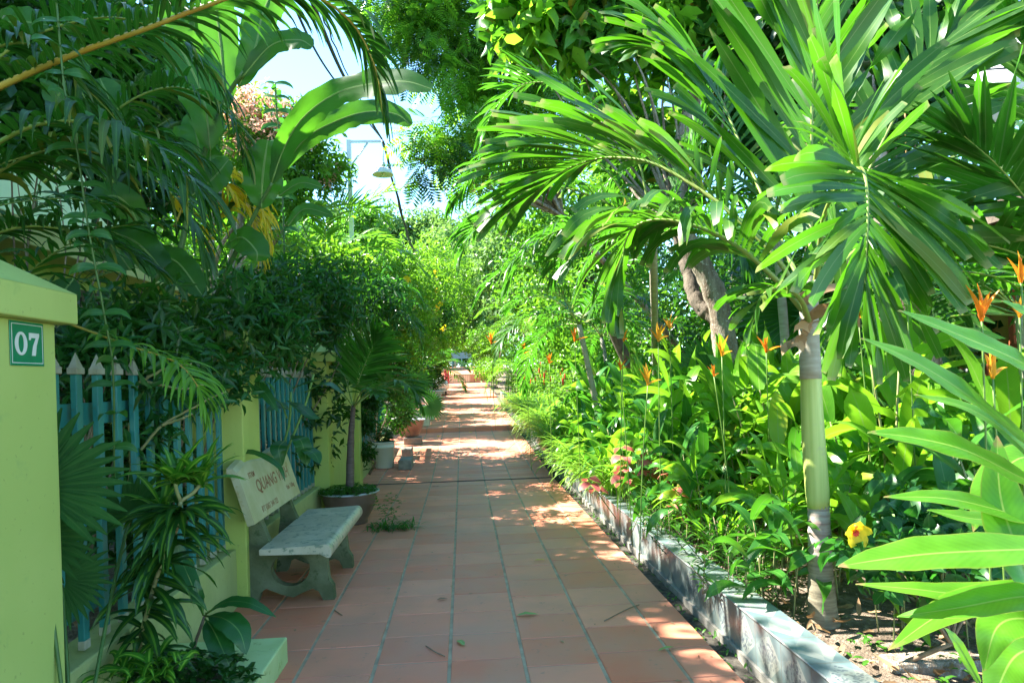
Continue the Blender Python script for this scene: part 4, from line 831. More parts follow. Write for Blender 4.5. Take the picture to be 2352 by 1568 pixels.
fc = P(78, 1120, 2.62)
fanpalm('dark fan palm with pointed leaf segments pressed between the 07 pillar and the pickets', (-1.42, 2.62, .1), [(fc, (.55, -.75, .35), (.25, 0, 1), .33, 260), (P(60, 1230, 2.75), (.6, -.6, .4), (.6, 0, .4), .26, 240), (P(300, 1180, 3.4), (.4, -.7, .3), (0, .1, 1), .22, 250), (P(140, 1330, 2.9), (.6, -.6, .3), (1, 0, -.2), .2, 200)], mat=M_fan, seed=3)
b = np.array([-1.2, 15.6, .66])
fanpalm('fan palm growing in the raised brown bowl left of the path', b, [(P(905, 935, 15.2), (.3, -.9, .5), (.5, 0, -.3), .62, 300), (P(870, 880, 15.4), (-.2, -.8, .5), (-.4, 0, .8), .55, 300), (P(945, 880, 15.8), (.2, -.9, .4), (.5, 0, .6), .5, 280), (P(985, 930, 15.6), (.4, -.8, .4), (1, 0, -.2), .4, 270)], seed=9)
for i, (lab, b, n_, h, s_, r) in enumerate([('large fan palm with pleated leaves in shade behind the orange flowers', (3.8, 9.2, .2), 7, 1.5, .8, .65), ('dark fan palm deep in the shade between the two big trunks', (5.3, 9.0, .3), 10, 2.3, 1.1, .9), ('fan palm low beside the leaning mango trunk', (2.9, 8.3, .2), 6, 1.1, .6, .5), ('fan palm rising behind the left row of cream pots', (-1.7, 22, .6), 8, 1.8, .7, .6)]): fanpalm(lab, b, rfans(b, n_, h, s_, r, 20+i), seed=40+i*10)
# ------------------------------------------------------------------ small palm in the bowl
t = thing('potted_palm', 'young palm with slim brown trunk growing in the bowl just past the bench', 'palm', (-1.27, 7.85, .31))
cr = P(812, 930, 7.85); m = MB(2); m.tube(spline([(-1.27, 7.85, .30), P(806, 1010, 7.85), cr], 16), np.linspace(.050, .024, 16)+.002*np.sin(np.arange(16)*2), 12); part('trunk', m.mesh('potted_trunk', M_pbrown), t)
for i, (pts, ll, n_, up, vee) in enumerate([
  ([(812, 935, 7.85), (822, 880, 7.8), (845, 820, 7.7), (866, 775, 7.6)], .52, 24, (.2, -1, .2), .1), ([(812, 935, 7.85), (851, 896, 7.7), (907, 872, 7.5), (950, 895, 7.4), (965, 930, 7.4)], .32, 24, None, .2),
  ([(812, 935, 7.85), (786, 902, 7.8), (752, 893, 7.8), (708, 915, 7.8)], .30, 22, None, .25), ([(812, 935, 7.85), (790, 860, 8.0), (765, 800, 8.1), (750, 770, 8.2)], .30, 20, (0, -1, .4), .3),
  ([(812, 935, 7.85), (850, 905, 8.2), (890, 890, 8.5), (930, 900, 8.8)], .30, 20, None, .3), ([(812, 935, 7.85), (830, 900, 7.3), (850, 890, 6.9), (872, 910, 6.7)], .22, 18, None, .3), ([(812, 935, 7.85), (800, 880, 8.1), (812, 830, 8.3), (830, 790, 8.4)], .3, 18, (0, -1, .4), .3)]):
    mm = frond(np.array([P(*p) for p in pts]), ll*1.1, .042, n_, .30, .35, 0, 1, 60+i, .010, 48, vee, 'leaflet', up, .2, 5, .3); part('frond', mm.mesh('frond', [M_palm, M_rachis]), t)
def cover(name, label, cat, c, r, h, n_, l, mat=M_cover, seed=1, kind=None, group=None, trail=None):
    m = MB(seed); rg_ = m.rg; a = rg_.random(n_)*6.28; q = np.sqrt(rg_.random(n_))*r; pos = np.array(c)+np.stack([np.cos(a)*q, np.sin(a)*q, h*rg_.random(n_)*(1-(q/r)**2*.6)], 1)
    if trail is not None: pos = np.vstack([pos, trail])
    scatter(m, pos, l, .45, 3)
    o = struct(name, m.mesh(name, mat)); del o['kind']; tag(o, label, cat, group, kind); return o
cover('creeping_herb', 'small leafy green herb filling the palm bowl and trailing down onto the tiles', 'plant', (-1.27, 7.82, .33), .33, .09, 420, .045, M_cover, 3,
      trail=np.array([(-1.0+.25*rg.random()+.02*i/10, 7.5-.25*rg.random(), max(.36-.0042*i+rg.normal(0, .03), .015)) for i in range(90)]))
m = MB(7)
for i in range(46):
    b_ = np.array([-1.0+rg.random()*.45, 7.25+rg.random()*.45, .005]); 
    for q in range(4): m.strips([b_+rg.normal(0, .03, 3)*(1, 1, 0)], [(rg.normal(), rg.normal(), .5)], [(0, 0, 1)], .10+.06*rg.random(), .014, .8, 4, 'lance', .2)
o = struct('weed_grass', m.mesh('weed_grass', M_cover)); o['kind'] = 'stuff'; o['label'] = 'thin grassy weeds spreading over the tiles beside the bowl'
cover('bucket_herb', 'fine ferny herb growing out of the white bucket', 'plant', (bx, by, bz+.42), .18, .26, 260, .06, M_shrub, 5)
# ------------------------------------------------------------------ striped dracaena and broad leaf plant (front left)
t = thing('striped_dracaena', 'leggy dracaena with yellow striped leaves leaning out of the planter edge', 'plant', (-1.35, 3.2, .1))
st = spline([(-1.36, 3.2, .1), P(322, 1500, 3.25), P(345, 1380, 3.2), P(372, 1290, 3.2), P(405, 1215, 3.2), P(415, 1150, 3.2)], 40)
m = MB(); m.tube(st, .010, 7); part('stem', m.mesh('dracaena_stem', M_cane), t)
st2 = [spline([P(415, 1150, 3.2), P(405, 1125, 3.18), P(403, 1105, 3.16)], 5), spline([P(415, 1150, 3.2), P(445, 1130, 3.25), P(462, 1108, 3.28)], 5)]
m = MB(); [m.tube(q, .009, 6) for q in st2]; part('stem', m.mesh('dracaena_fork', M_cane), t)
m = MB(11); n_ = 120; tt = rg.random(n_)**.8; q = tt*38; pos = np.stack([np.interp(q, np.arange(40), st[:, i]) for i in range(3)], 1); a = rg.random(n_)*6.28
D = np.stack([np.cos(a), np.sin(a)*.7-.15, np.where(rg.random(n_) < .5, -.2, .3)], 1); m.strips(pos, D, np.tile([0, -.2, 1.], (n_, 1)), .22+.10*rg.random(n_), .044, .6+.6*rg.random(n_), 8, 'lance', .25, 0, 0, .3)
part('leaves', m.mesh('dracaena_leaves', M_drac), t)
m = MB(12)
for c_, nn in ((st2[0][-1], 34), (st2[1][-1], 34), (P(375, 1165, 3.3), 10)):
    a = rg.random(nn)*6.28; e = rg.random(nn)*1.1+.1; D = np.stack([np.cos(a)*np.cos(e), np.sin(a)*np.cos(e), np.sin(e)], 1); m.strips(np.tile(c_, (nn, 1))+rg.normal(0, .008, (nn, 3)), D, np.tile([.01, 0, 1.], (nn, 1)), .17+.08*rg.random(nn), .040, .5, 7, 'lance', .25, 0, 0, .2)
part('top_rosette', m.mesh('dracaena_top', M_drac2), t)
m = MB(13); nn = 40; a = rg.random(nn)*6.28; c_ = np.array([P(330, 1545, 3.0)+rg.normal(0, .06, 3)*(1, 1, .4) for _ in range(nn)]); D = np.stack([np.cos(a), np.sin(a), .4+rg.random(nn)*.5], 1); m.strips(c_, D, np.tile([.01, 0, 1.], (nn, 1)), .18, .032, 1.0, 7, 'lance', .25, 0, 0, .3)
o = struct('dracaena_seedling', m.mesh('low_dracaena', M_drac2)); del o['kind']; tag(o, 'low tuft of bright striped leaves at the foot of the planter, bottom left', 'plant')
t = thing('broad_leaf_seedling', 'seedling with three big glossy oval leaves rising from the planter corner', 'plant', (-1.25, 3.6, .1))
m = MB(); jn = P(470, 1415, 3.55); m.tube(spline([(-1.30, 3.6, .1), P(445, 1500, 3.55), jn], 8), .008, 6); part('stem', m.mesh('seedling_stem', M_twig), t)
for pts, W_ in (([(472, 1408, 3.55), (520, 1382, 3.5), (575, 1385, 3.45), (634, 1416, 3.4)], .075), ([(470, 1412, 3.55), (515, 1420, 3.45), (550, 1450, 3.4), (566, 1502, 3.38)], .13), ([(470, 1418, 3.55), (492, 1450, 3.45), (515, 1500, 3.4), (540, 1562, 3.4)], .12), ([(468, 1412, 3.55), (440, 1340, 3.6), (415, 1280, 3.65), (405, 1240, 3.65)], .09), ([(468, 1412, 3.55), (458, 1370, 3.5), (450, 1330, 3.5)], .05)):
    mm = ribbon_leaf([P(*p) for p in pts], W_, prof='broad', seed=int(W_*1000), nrm=(.2, -.5, .8), petiole=.08); part('leaf', mm.mesh('seedling_leaf', [M_broad, M_stem]), t)
t = thing('broad_leaf_seedling', 'thin shrub with hanging broad leaves leaning over the bench back', 'plant', (-1.72, 5.5, .4))
m = MB(); m.tube(spline([(-1.66, 5.6, .42), P(658, 1000, 5.7), P(668, 900, 5.8)], 8), .010, 6); m.tube(spline([(-1.66, 5.6, .42), P(690, 960, 5.8), P(720, 860, 5.9)], 8), .010, 6); part('stem', m.mesh('shrub_stem', M_stem), t)
for i, (pts, W_) in enumerate([([(512, 895, 5.3), (548, 862, 5.3), (600, 892, 5.2), (640, 948, 5.15)], .13), ([(660, 960, 5.6), (640, 920, 5.5), (580, 908, 5.3), (530, 930, 5.2), (505, 985, 5.2)], .05), ([(500, 1065, 5.0), (540, 1040, 5.0), (590, 1040, 4.95), (640, 1070, 4.9), (655, 1105, 4.9)], .055), ([(660, 920, 5.6), (690, 935, 5.5), (715, 955, 5.4), (735, 960, 5.4)], .10), ([(668, 1000, 5.6), (690, 1010, 5.5), (700, 1040, 5.5), (705, 1070, 5.5)], .14), ([(655, 1010, 5.6), (640, 1030, 5.5), (648, 1070, 5.5)], .13), ([(672, 890, 5.6), (700, 880, 5.5), (740, 870, 5.4)], .09), ([(665, 940, 5.6), (640, 930, 5.6), (610, 945, 5.5)], .09), ([(700, 900, 5.6), (750, 880, 5.5), (790, 905, 5.4)], .06), ([(690, 1030, 5.5), (720, 1040, 5.45), (735, 1065, 5.4)], .11)]):
    mm = ribbon_leaf([P(*p) for p in pts], W_, prof='broad', seed=i, nrm=(.2, -.5, .8), petiole=.05); part('leaf', mm.mesh('bench_plant_leaf', [M_broad, M_stem]), t)
cover('planter_herb', 'dark small leaved herb in the planter edge at the bottom left', 'plant', (-1.32, 3.35, .11), .30, .20, 260, .06, M_shrub, 8)
# ------------------------------------------------------------------ banana-like giant leaves, left
t = thing('banana_clump', 'tall clump of torn paddle leaves behind the fence arching over the path', 'banana plant', (-2.2, 4.9, .05))
for pts, r in (([(372, 1180, 5.1), (379, 800, 5.1), (389, 688, 5.1), (428, 517, 5.1), (470, 350, 5.0), (520, 225, 4.9), (560, 165, 4.8)], .030), ([(380, 1130, 5.0), (438, 813, 5.0), (488, 701, 5.0), (544, 573, 4.9), (600, 465, 4.8), (625, 420, 4.75)], .024), ([(330, 1150, 5.3), (345, 900, 5.3), (355, 700, 5.3), (340, 560, 5.2)], .025)):
    m = MB(); q = spline([P(*p) for p in pts], 24); m.tube(q, np.linspace(r, r*.45, 24), 10); part('stem', m.mesh('banana_stem', M_stemd), t)
BL = [([(483, 345, 4.95), (465, 220, 4.9), (403, 92, 4.9), (338, 15, 4.9)], .25), ([(516, 260, 4.9), (509, 128, 4.9), (494, 0, 4.9), (488, -110, 4.9)], .21), ([(548, 200, 4.85), (586, 110, 4.8), (602, 37, 4.8), (640, -60, 4.8)], .19), ([(556, 178, 4.8), (622, 105, 4.75), (685, 92, 4.7), (718, 108, 4.7)], .13),
 ([(622, 425, 4.75), (652, 341, 4.7), (696, 271, 4.6), (769, 216, 4.5), (850, 193, 4.4), (930, 187, 4.3), (992, 205, 4.25)], .165), ([(600, 480, 4.8), (604, 400, 4.75), (615, 322, 4.7)], .22), ([(640, 400, 4.8), (700, 320, 4.8), (773, 278, 4.8), (843, 257, 4.8), (909, 262, 4.8), (944, 288, 4.8)], .15), ([(440, 450, 5.0), (487, 412, 5.0), (526, 366, 5.0)], .17), ([(438, 448, 5.0), (478, 390, 5.05), (484, 336, 5.05)], .16),
 ([(250, 530, 4.6), (320, 562, 4.6), (392, 645, 4.6)], .19), ([(350, 578, 4.7), (410, 605, 4.6), (466, 680, 4.5)], .16), ([(250, 705, 4.4), (310, 740, 4.4), (378, 795, 4.4)], .17), ([(520, 560, 4.9), (555, 545, 4.7), (588, 575, 4.6), (590, 600, 4.6)], .16), ([(350, 600, 5.2), (300, 480, 5.1), (250, 450, 5.0), (200, 500, 4.9)], .18), ([(120, 250, 4.2), (150, 180, 4.2), (160, 100, 4.2)], .22), ([(-40, 60, 3.6), (40, 50, 3.6), (112, 58, 3.6)], .14), ([(260, 420, 4.6), (235, 340, 4.6), (250, 240, 4.6), (230, 180, 4.6)], .22), ([(170, 640, 4.0), (120, 690, 3.9), (60, 650, 3.9)], .18), ([(540, 620, 4.9), (548, 690, 4.85), (550, 790, 4.85)], .07),
 ([(640, 450, 6), (690, 420, 6), (740, 430, 6)], .09), ([(660, 520, 6), (700, 480, 6), (765, 495, 6)], .09), ([(470, 420, 5.2), (455, 330, 5.2), (440, 260, 5.2)], .2), ([(330, 300, 5.4), (390, 330, 5.4), (450, 300, 5.4)], .2), ([(560, 100, 5.4), (610, 20, 5.4), (650, -60, 5.4)], .22), ([(300, 620, 5.0), (250, 560, 5.0), (200, 590, 5.0)], .2)]
for i, (pts, W_) in enumerate(BL):
    mm = ribbon_leaf([P(*p) for p in pts], W_*1.2, prof='paddle', fold=.14, wave=.10, seed=100+i, nrm=(.15, -1.0, .15) if i not in (4, 6, 3) else (.25, -.95, .1), seg=22, petiole=.03, pr=.007, cross=3, tear=1.0 if i in (0, 4) else .4); part('leaf', mm.mesh('banana_leaf', [M_ban, M_stem]), t)
# ------------------------------------------------------------------ arecas, left
def areca(label, base, fr, mats, seed, extra=(), group='areca palms behind the left fence'):
    t = thing('areca_palm', label, 'palm', base, group); rg_ = np.random.default_rng(seed); base = np.array(base, float)
    for i in range(4):
        m = MB(i); top = base+rg_.normal(0, .18, 3)*(1, 1, 0)+(0, 0, 1.3); m.tube(spline([base+rg_.normal(0, .08, 3)*(1, 1, 0), top], 6), .028, 8); part('cane', m.mesh('areca_cane', M_cane), t)
    for e in fr:
        mm = frond(np.array([P(*p) for p in e[0]]), e[1], e[2], e[3], .12, e[4], 0, 1, seed+int(abs(e[0][-1][0])), e[5] if len(e) > 5 else .010, 52, .15, 'leaflet', None, .25, 6, .3, .5); part('frond', mm.mesh('areca_frond', e[6] if len(e) > 6 else mats), t)
    for (az, el_, L) in extra:
        mm = frond(arc(base+(0, 0, 1.4), az, el_, L, 75), .42, .030, 36, .15, .8, 0, 1, seed+int(az), .010, 52, .2, 'leaflet', None, .25, 5, .3, .5); part('frond', mm.mesh('areca_frond', mats), t)
    return t
AO = [M_areca, M_rachis_o]; AA = [M_areca, M_rachis]
areca('areca palm with a thick orange frond stalk crossing the top left corner', (-2.9, 3.1, 0), [
 ([(-120, 260, 3.0), (20, 190, 3.0), (170, 125, 2.95), (330, 68, 2.9), (470, 15, 2.9), (600, -25, 2.9), (720, -10, 2.95), (810, 55, 3.0), (860, 150, 3.05), (880, 240, 3.05)], .36, .026, 66, 1.0, .016, AO),
 ([(-60, 360, 2.9), (80, 288, 2.8), (218, 282, 2.75), (322, 318, 2.7), (415, 391, 2.7), (450, 430, 2.7)], .42, .036, 34, 1.5, .010),
 ([(-100, 480, 3.3), (20, 380, 3.3), (150, 340, 3.3), (300, 380, 3.3), (420, 470, 3.3), (460, 560, 3.3)], .45, .03, 40, 1.0),
 ([(150, 740, 3.1), (300, 795, 3.0), (400, 830, 2.95), (450, 880, 2.9), (466, 930, 2.9)], .24, .018, 30, 1.2, .006, [M_palm_lime, M_rachis_o]),
 ([(-80, 200, 3.6), (60, 90, 3.6), (250, 40, 3.6), (400, 90, 3.6), (500, 190, 3.6)], .45, .03, 44, .9), ([(-50, 120, 3.2), (60, 100, 3.2), (160, 170, 3.2), (220, 280, 3.2)], .4, .03, 36, 1.0), ([(-80, 560, 3.2), (60, 520, 3.2), (200, 540, 3.2), (330, 600, 3.2)], .38, .025, 36, .7)], AA, 31,
 [(60, 70, 2.3), (100, 60, 2.2), (20, 75, 2.2), (140, 70, 2.1), (-40, 72, 2.0), (80, 45, 1.9)])
areca('areca palm nearer the house wall, dark fronds filling the upper left', (-3.6, 5.2, 0), [([(150, 420, 4.6), (260, 260, 4.6), (400, 200, 4.6), (520, 260, 4.6), (560, 350, 4.6)], .42, .03, 40, .9), ([(100, 420, 4.4), (200, 330, 4.4), (330, 300, 4.4), (440, 350, 4.4)], .42, .03, 40, .9)], AA, 37, [(a, 40+25*(i % 3), 2.4) for i, a in enumerate(range(0, 360, 34))])
YL = [M_palm_yel, M_rachis_o]
areca('areca palm with bright yellow dying fronds hanging behind the paddle leaves', (-2.6, 6.6, 0), [
 ([(430, 480, 6.2), (470, 400, 6.2), (540, 400, 6.2), (590, 450, 6.2), (615, 540, 6.2)], .40, .030, 34, .9, .01, YL), ([(460, 640, 6.4), (490, 520, 6.4), (540, 470, 6.4), (580, 500, 6.4), (600, 580, 6.4)], .48, .034, 34, 1.1, .01, YL), ([(400, 520, 6.0), (440, 440, 6.0), (500, 420, 6.0), (540, 450, 6.0)], .4, .03, 30, .9, .01, YL)], AA, 41, [(30, 60, 1.8), (110, 60, 2.0), (180, 50, 1.8), (250, 60, 1.6)])
# opposite leaved shoots in front
for i, (lab, pts, l) in enumerate([('long upright shoot with paired oval leaves, hanging across the top left corner', [(125, -40, 2.8), (131, 20, 2.8), (149, 210, 2.8), (177, 343, 2.8), (197, 484, 2.8), (210, 564, 2.8), (241, 731, 2.85), (260, 860, 2.9), (262, 1100, 3.0)], .115), ('slender leafy spire rising above the pink flowering tree', [(632, 192, 9.0), (636, 260, 9.0), (645, 340, 9.0), (650, 480, 9.0), (655, 640, 9.0)], .22)]):
    t = thing('leafy_shoot', lab, 'plant', P(*pts[-1])); q = spline([P(*p) for p in pts], 60); m = MB(); m.tube(q, .0045 if i == 0 else .012, 6); part('stem', m.mesh('shoot_stem', M_stemd), t)
    m = MB(i+3); L_ = np.linalg.norm(np.diff(q, axis=0), axis=1).sum(); npair = int(L_/(l*.62)); tt = np.linspace(0, 1, npair)*59; pos = np.stack([np.interp(tt, np.arange(60), q[:, k]) for k in range(3)], 1)
    for j in range(npair):
        a = (j % 2)*1.4+.1+rg.normal(0, .1)
        for sg in (0, math.pi): m.strips([pos[j]], [(math.cos(a+sg), math.sin(a+sg)*.6, .15)], [(rg.normal(0, .2), -.85, .55)], l*(.85+.3*rg.random()), l*.34, .9, 6, 'lance', .25, 0, 0, .2)
    part('leaves', m.mesh('shoot_leaves', M_shoot), t)
# ------------------------------------------------------------------ hedge shrubs on the fence (left)
SH = [
 ('oleander_bush', 'fine leaved bush spilling over the picket caps behind the 07 pillar', (-1.95, 3.4, .1), [(300, 730, 3.7, .28), (230, 790, 3.5, .22), (340, 810, 3.9, .26), (420, 770, 4.2, .28), (190, 840, 3.4, .15)], 1300, .11, .28, [M_shrub, M_broad, M_shoot]),
 ('oleander_bush', 'loose green bush hanging in front of the second pillar cap', (-2.4, 4.9, .1), [(470, 740, 4.7, .30), (540, 720, 5.0, .32), (610, 740, 5.2, .30), (500, 800, 4.6, .24), (580, 800, 5.0, .22), (430, 840, 4.4, .24), (660, 710, 5.4, .30), (650, 790, 5.5, .22)], 1900, .115, .27, [M_shrub, M_shoot, M_broad]),
 ('oleander_bush', 'dense dark bush above the fence bay behind the bench', (-2.4, 6.8, .1), [(600, 690, 6.4, .35), (680, 670, 6.8, .40), (740, 710, 7.0, .42), (660, 760, 6.8, .33), (780, 680, 7.4, .42), (830, 690, 8.4, .42)], 2300, .13, .27, [M_shrub, M_shoot, M_tree_drk]),
 ('hedge_bush', 'dark small leaved hedge over the green wall panel', (-2.1, 9.5, .1), [(800, 665, 9.5, .55), (860, 690, 9.8, .5), (770, 630, 9.5, .5), (700, 650, 9.0, .5), (900, 720, 10.8, .4)], 3300, .13, .33, [M_shrub, M_shoot, M_shrub_b]),
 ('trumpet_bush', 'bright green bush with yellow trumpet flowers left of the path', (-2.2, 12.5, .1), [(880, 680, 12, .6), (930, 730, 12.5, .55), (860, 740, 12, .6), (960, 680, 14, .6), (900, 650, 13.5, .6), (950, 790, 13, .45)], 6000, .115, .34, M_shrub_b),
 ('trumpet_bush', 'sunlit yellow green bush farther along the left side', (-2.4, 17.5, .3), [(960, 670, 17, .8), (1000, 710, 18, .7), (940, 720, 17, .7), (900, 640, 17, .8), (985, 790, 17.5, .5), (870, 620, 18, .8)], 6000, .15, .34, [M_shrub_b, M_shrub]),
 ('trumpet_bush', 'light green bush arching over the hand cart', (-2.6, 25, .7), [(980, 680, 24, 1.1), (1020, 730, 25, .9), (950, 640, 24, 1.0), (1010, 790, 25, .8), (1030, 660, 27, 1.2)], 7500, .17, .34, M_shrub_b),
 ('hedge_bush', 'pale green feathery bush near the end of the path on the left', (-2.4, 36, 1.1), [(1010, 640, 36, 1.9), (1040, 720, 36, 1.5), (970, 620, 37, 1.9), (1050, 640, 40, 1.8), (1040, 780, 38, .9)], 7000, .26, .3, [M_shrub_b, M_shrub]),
 ('pot_shrub', 'glossy shrub standing over the cream pots', (-1.25, 19.2, .5), [(945, 850, 19, .55), (965, 880, 19, .4), (930, 790, 19.5, .5)], 2600, .14, .3, M_shrub),
 ('pot_shrub', 'leafy shrub growing from the far cream pots', (-1.3, 25, .8), [(985, 840, 25, .6), (1000, 870, 25, .4), (985, 800, 25.5, .6)], 2400, .16, .3, M_shrub),
 ('oleander_bush', 'narrow leaved bush hanging beside the bucket', (-1.5, 11.2, .1), [(842, 970, 10.6, .2), (835, 1040, 10.4, .16), (850, 920, 11.2, .22)], 1300, .11, .2, M_shrub),
 ('pot_shrub', 'thin bushy canes behind the bucket and the blocks', (-1.6, 13.5, .2), [(895, 880, 13.4, .5), (880, 820, 13, .5), (915, 960, 14, .35), (860, 860, 12.5, .5), (930, 830, 14.5, .5)], 3600, .12, .34, M_shrub),
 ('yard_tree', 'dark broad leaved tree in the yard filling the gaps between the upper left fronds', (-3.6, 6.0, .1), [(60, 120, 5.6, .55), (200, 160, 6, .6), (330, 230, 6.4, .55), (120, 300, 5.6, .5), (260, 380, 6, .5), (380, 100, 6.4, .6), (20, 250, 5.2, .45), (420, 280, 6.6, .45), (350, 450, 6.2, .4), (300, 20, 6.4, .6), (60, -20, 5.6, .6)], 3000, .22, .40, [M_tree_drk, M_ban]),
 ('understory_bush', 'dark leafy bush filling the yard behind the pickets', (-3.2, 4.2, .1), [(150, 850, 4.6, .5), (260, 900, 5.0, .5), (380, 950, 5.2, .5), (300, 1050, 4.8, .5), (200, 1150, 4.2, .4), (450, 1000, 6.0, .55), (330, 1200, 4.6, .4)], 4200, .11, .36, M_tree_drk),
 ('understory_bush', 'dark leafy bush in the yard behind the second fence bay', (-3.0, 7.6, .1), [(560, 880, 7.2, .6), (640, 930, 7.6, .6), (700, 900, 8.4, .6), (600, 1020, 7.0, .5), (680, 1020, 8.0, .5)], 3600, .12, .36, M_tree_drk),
]
for i, (nm, lab, base, b_, n_, l, wd, mt) in enumerate(SH):
    woody(nm, lab, 'bush', base, bl(b_, 0, 0), n_, l, wd, mt, M_twig, .022, 'leaf', 'bushes along the left fence', 200+i, .25)
def trumpet(c, s, m):
    a = np.arange(5)/5*6.28+rg.random(); D = np.stack([np.cos(a), -.6*np.ones(5), np.sin(a)], 1); m.strips(np.tile(c, (5, 1)), D, np.tile([0, -1., 0], (5, 1)), s, s*.8, .2, 3, 'broad', -.3)
t_ = [(884, 718, 11.5), (905, 745, 11.7), (1005, 660, 15), (1010, 700, 16.5), (975, 690, 15.5), (935, 640, 13), (1020, 760, 22), (990, 640, 19), (870, 705, 11.3)]
for k_, (nm, sel_) in enumerate((('yellow_flower', t_),)):
    for j, p in enumerate(sel_):
        m = MB(j)
        for q in range(3 if j % 2 else 2): trumpet(P(*p)+rg.normal(0, .05, 3)*p[2]/12, .05*p[2]/11, m)
        o = struct('yellow_trumpet_flower', m.mesh('trumpet_flower', M_yflow)); del o['kind']; tag(o, 'yellow trumpet flowers blooming on the left hedge bushes', 'flower', 'yellow trumpet flowers on the left hedge')
t = thing('bare_shrub', 'leggy shrub with tan bare twigs and dark leaves threaded through the nearest pickets', 'bush', P(294, 1120, 3.6))
m = MB()
for pts in ([(294, 1130), (297, 1087), (299, 985), (310, 898), (258, 864), (200, 850)], [(310, 898), (328, 875), (417, 894), (470, 880)], [(300, 1060), (317, 1041), (371, 977), (446, 934), (520, 900)], [(328, 875), (370, 850), (440, 835)], [(371, 977), (420, 960), (440, 950)]): m.tube(spline([P(u, v, 3.62) for u, v in pts], 18)+rg.normal(0, .003, (18, 3)), np.linspace(.009, .004, 18), 6)
part('twigs', m.mesh('bare_twigs', M_cane), t)
m = MB(77); blob_leaves(m, bl([(210, 850, 3.5, .10), (265, 870, 3.6, .09), (345, 850, 3.7, .14), (400, 890, 3.8, .13), (450, 870, 4.1, .16), (480, 920, 4.2, .13), (330, 950, 3.7, .09), (380, 1000, 3.75, .12), (300, 1010, 3.6, .07), (540, 880, 4.6, .18), (430, 830, 4.0, .14)], 0, 0), 520, .11, .30, 0, 'big', shell=.1, k=5); part('leaves', m.mesh('bare_shrub_leaves', M_broad), t)
# ------------------------------------------------------------------ trees
woody('blossom_tree', 'tree with pinkish blossom clusters against the sky at left', 'tree', (-5.2, 12.8, 0), bl([(575, 300, 12.5, .8), (640, 330, 12.5, .8), (700, 370, 12.5, .75), (755, 390, 12.8, .5), (560, 380, 12.5, .8), (640, 400, 12.5, .7), (530, 300, 13, .8), (620, 440, 12.2, .7)], 0, 0), 8000, .15, .36, [M_shrub_b, M_tree], M_bark, .14, 'leaf', None, 301,  # bright leaf tone on alternate clusters paints sunlit foliage
  extra=lambda t: part('blossom', (lambda m: (blob_leaves(m, bl([(570, 265, 12.2, .55), (600, 250, 12.3, .45), (650, 285, 12.2, .5), (550, 300, 12.1, .5), (690, 300, 12.3, .4), (620, 310, 12.0, .5), (760, 410, 12.6, .25)], 0, 0), 2600, .10, .4, 0, 'leaf'), m.mesh('blossom', M_pinkleaf))[1])(MB(9)), t))
woody('rain_tree', 'tree with drooping dark pinnate leaves hanging over the path centre', 'tree', (7.2, 18.5, .2), bl([(915, 50, 12.5, .55), (960, 10, 12.5, .65), (945, 130, 12.5, .4), (1020, 80, 12.5, .65), (1030, 170, 12.5, .45), (1090, 40, 13, .9), (1100, 150, 13, .6), (965, 315, 12, .33), (1000, 350, 12, .38), (1040, 300, 12.3, .5), (1090, 300, 12.5, .55), (975, 385, 12, .35), (1150, 350, 13, .6), (1120, 230, 13, .6), (1190, 60, 13, .9), (1180, 210, 13, .7), (1060, 390, 13, .4), (880, -50, 12.5, .6), (1000, -60, 12.5, .9), (1240, 300, 13.5, .8), (1260, 150, 13.5, .8)], 0, 0), 2700, .36, .24, [M_tree, M_tree_sunlit, M_tree_drk], M_bark, .085, 'pinnate', None, 302, .72, down=.55, shell=.25)
def bark_trunk(t, pts, radii, mat, name='trunk', seed=1, sides=20):
    q = spline([P(*p) for p in pts], 48); r = np.interp(np.linspace(0, 1, 48), np.linspace(0, 1, len(radii)), radii); rg_ = np.random.default_rng(seed); m = MB(); m.tube(q, r*(1+.05*np.sin(np.arange(48)*.9)+rg_.normal(0, .02, 48)), sides)
    V = m.V[0]; V += rg_.normal(0, .004, V.shape)*1.5; part(name, m.mesh(name, mat), t)
t = woody('mango_tree', 'mango tree with pale leaning trunk and big leaves over the right side', 'tree', P(1700, 960, 8.4), bl([(1180, 40, 8.6, .5), (1260, 70, 8.4, .55), (1340, 50, 8.4, .55), (1420, 60, 8.2, .55), (1500, 60, 8.2, .55), (1570, 100, 8.4, .5), (1640, 60, 8.4, .6), (1250, -60, 8.4, .6), (1400, -60, 8.4, .6), (1560, -40, 8.4, .6), (1480, 160, 8.6, .4), (1330, 140, 8.8, .35), (1700, 160, 8.6, .5), (1640, 300, 9, .6), (1500, 330, 9.5, .7), (1400, 250, 9.5, .6), (1740, 40, 8.4, .6)], 0, 0), 3300, .32, .40, [M_tree_mango, M_tree_sunlit, M_tree_mango], M_bark, .05, 'big', None, 303, .5, k=6)
bark_trunk(t, [(1700, 960, 8.4), (1672, 840, 8.4), (1650, 700, 8.4), (1612, 610, 8.4), (1570, 520, 8.4), (1560, 380, 8.4), (1600, 200, 8.4), (1620, 60, 8.4)], [.17, .135, .13, .12, .11, .10, .09, .07], M_bark)
bark_trunk(t, [(1655, 740, 8.5), (1600, 690, 8.7), (1575, 600, 8.9), (1540, 480, 9.1)], [.10, .09, .08, .06], M_barkd, 'limb', 3)
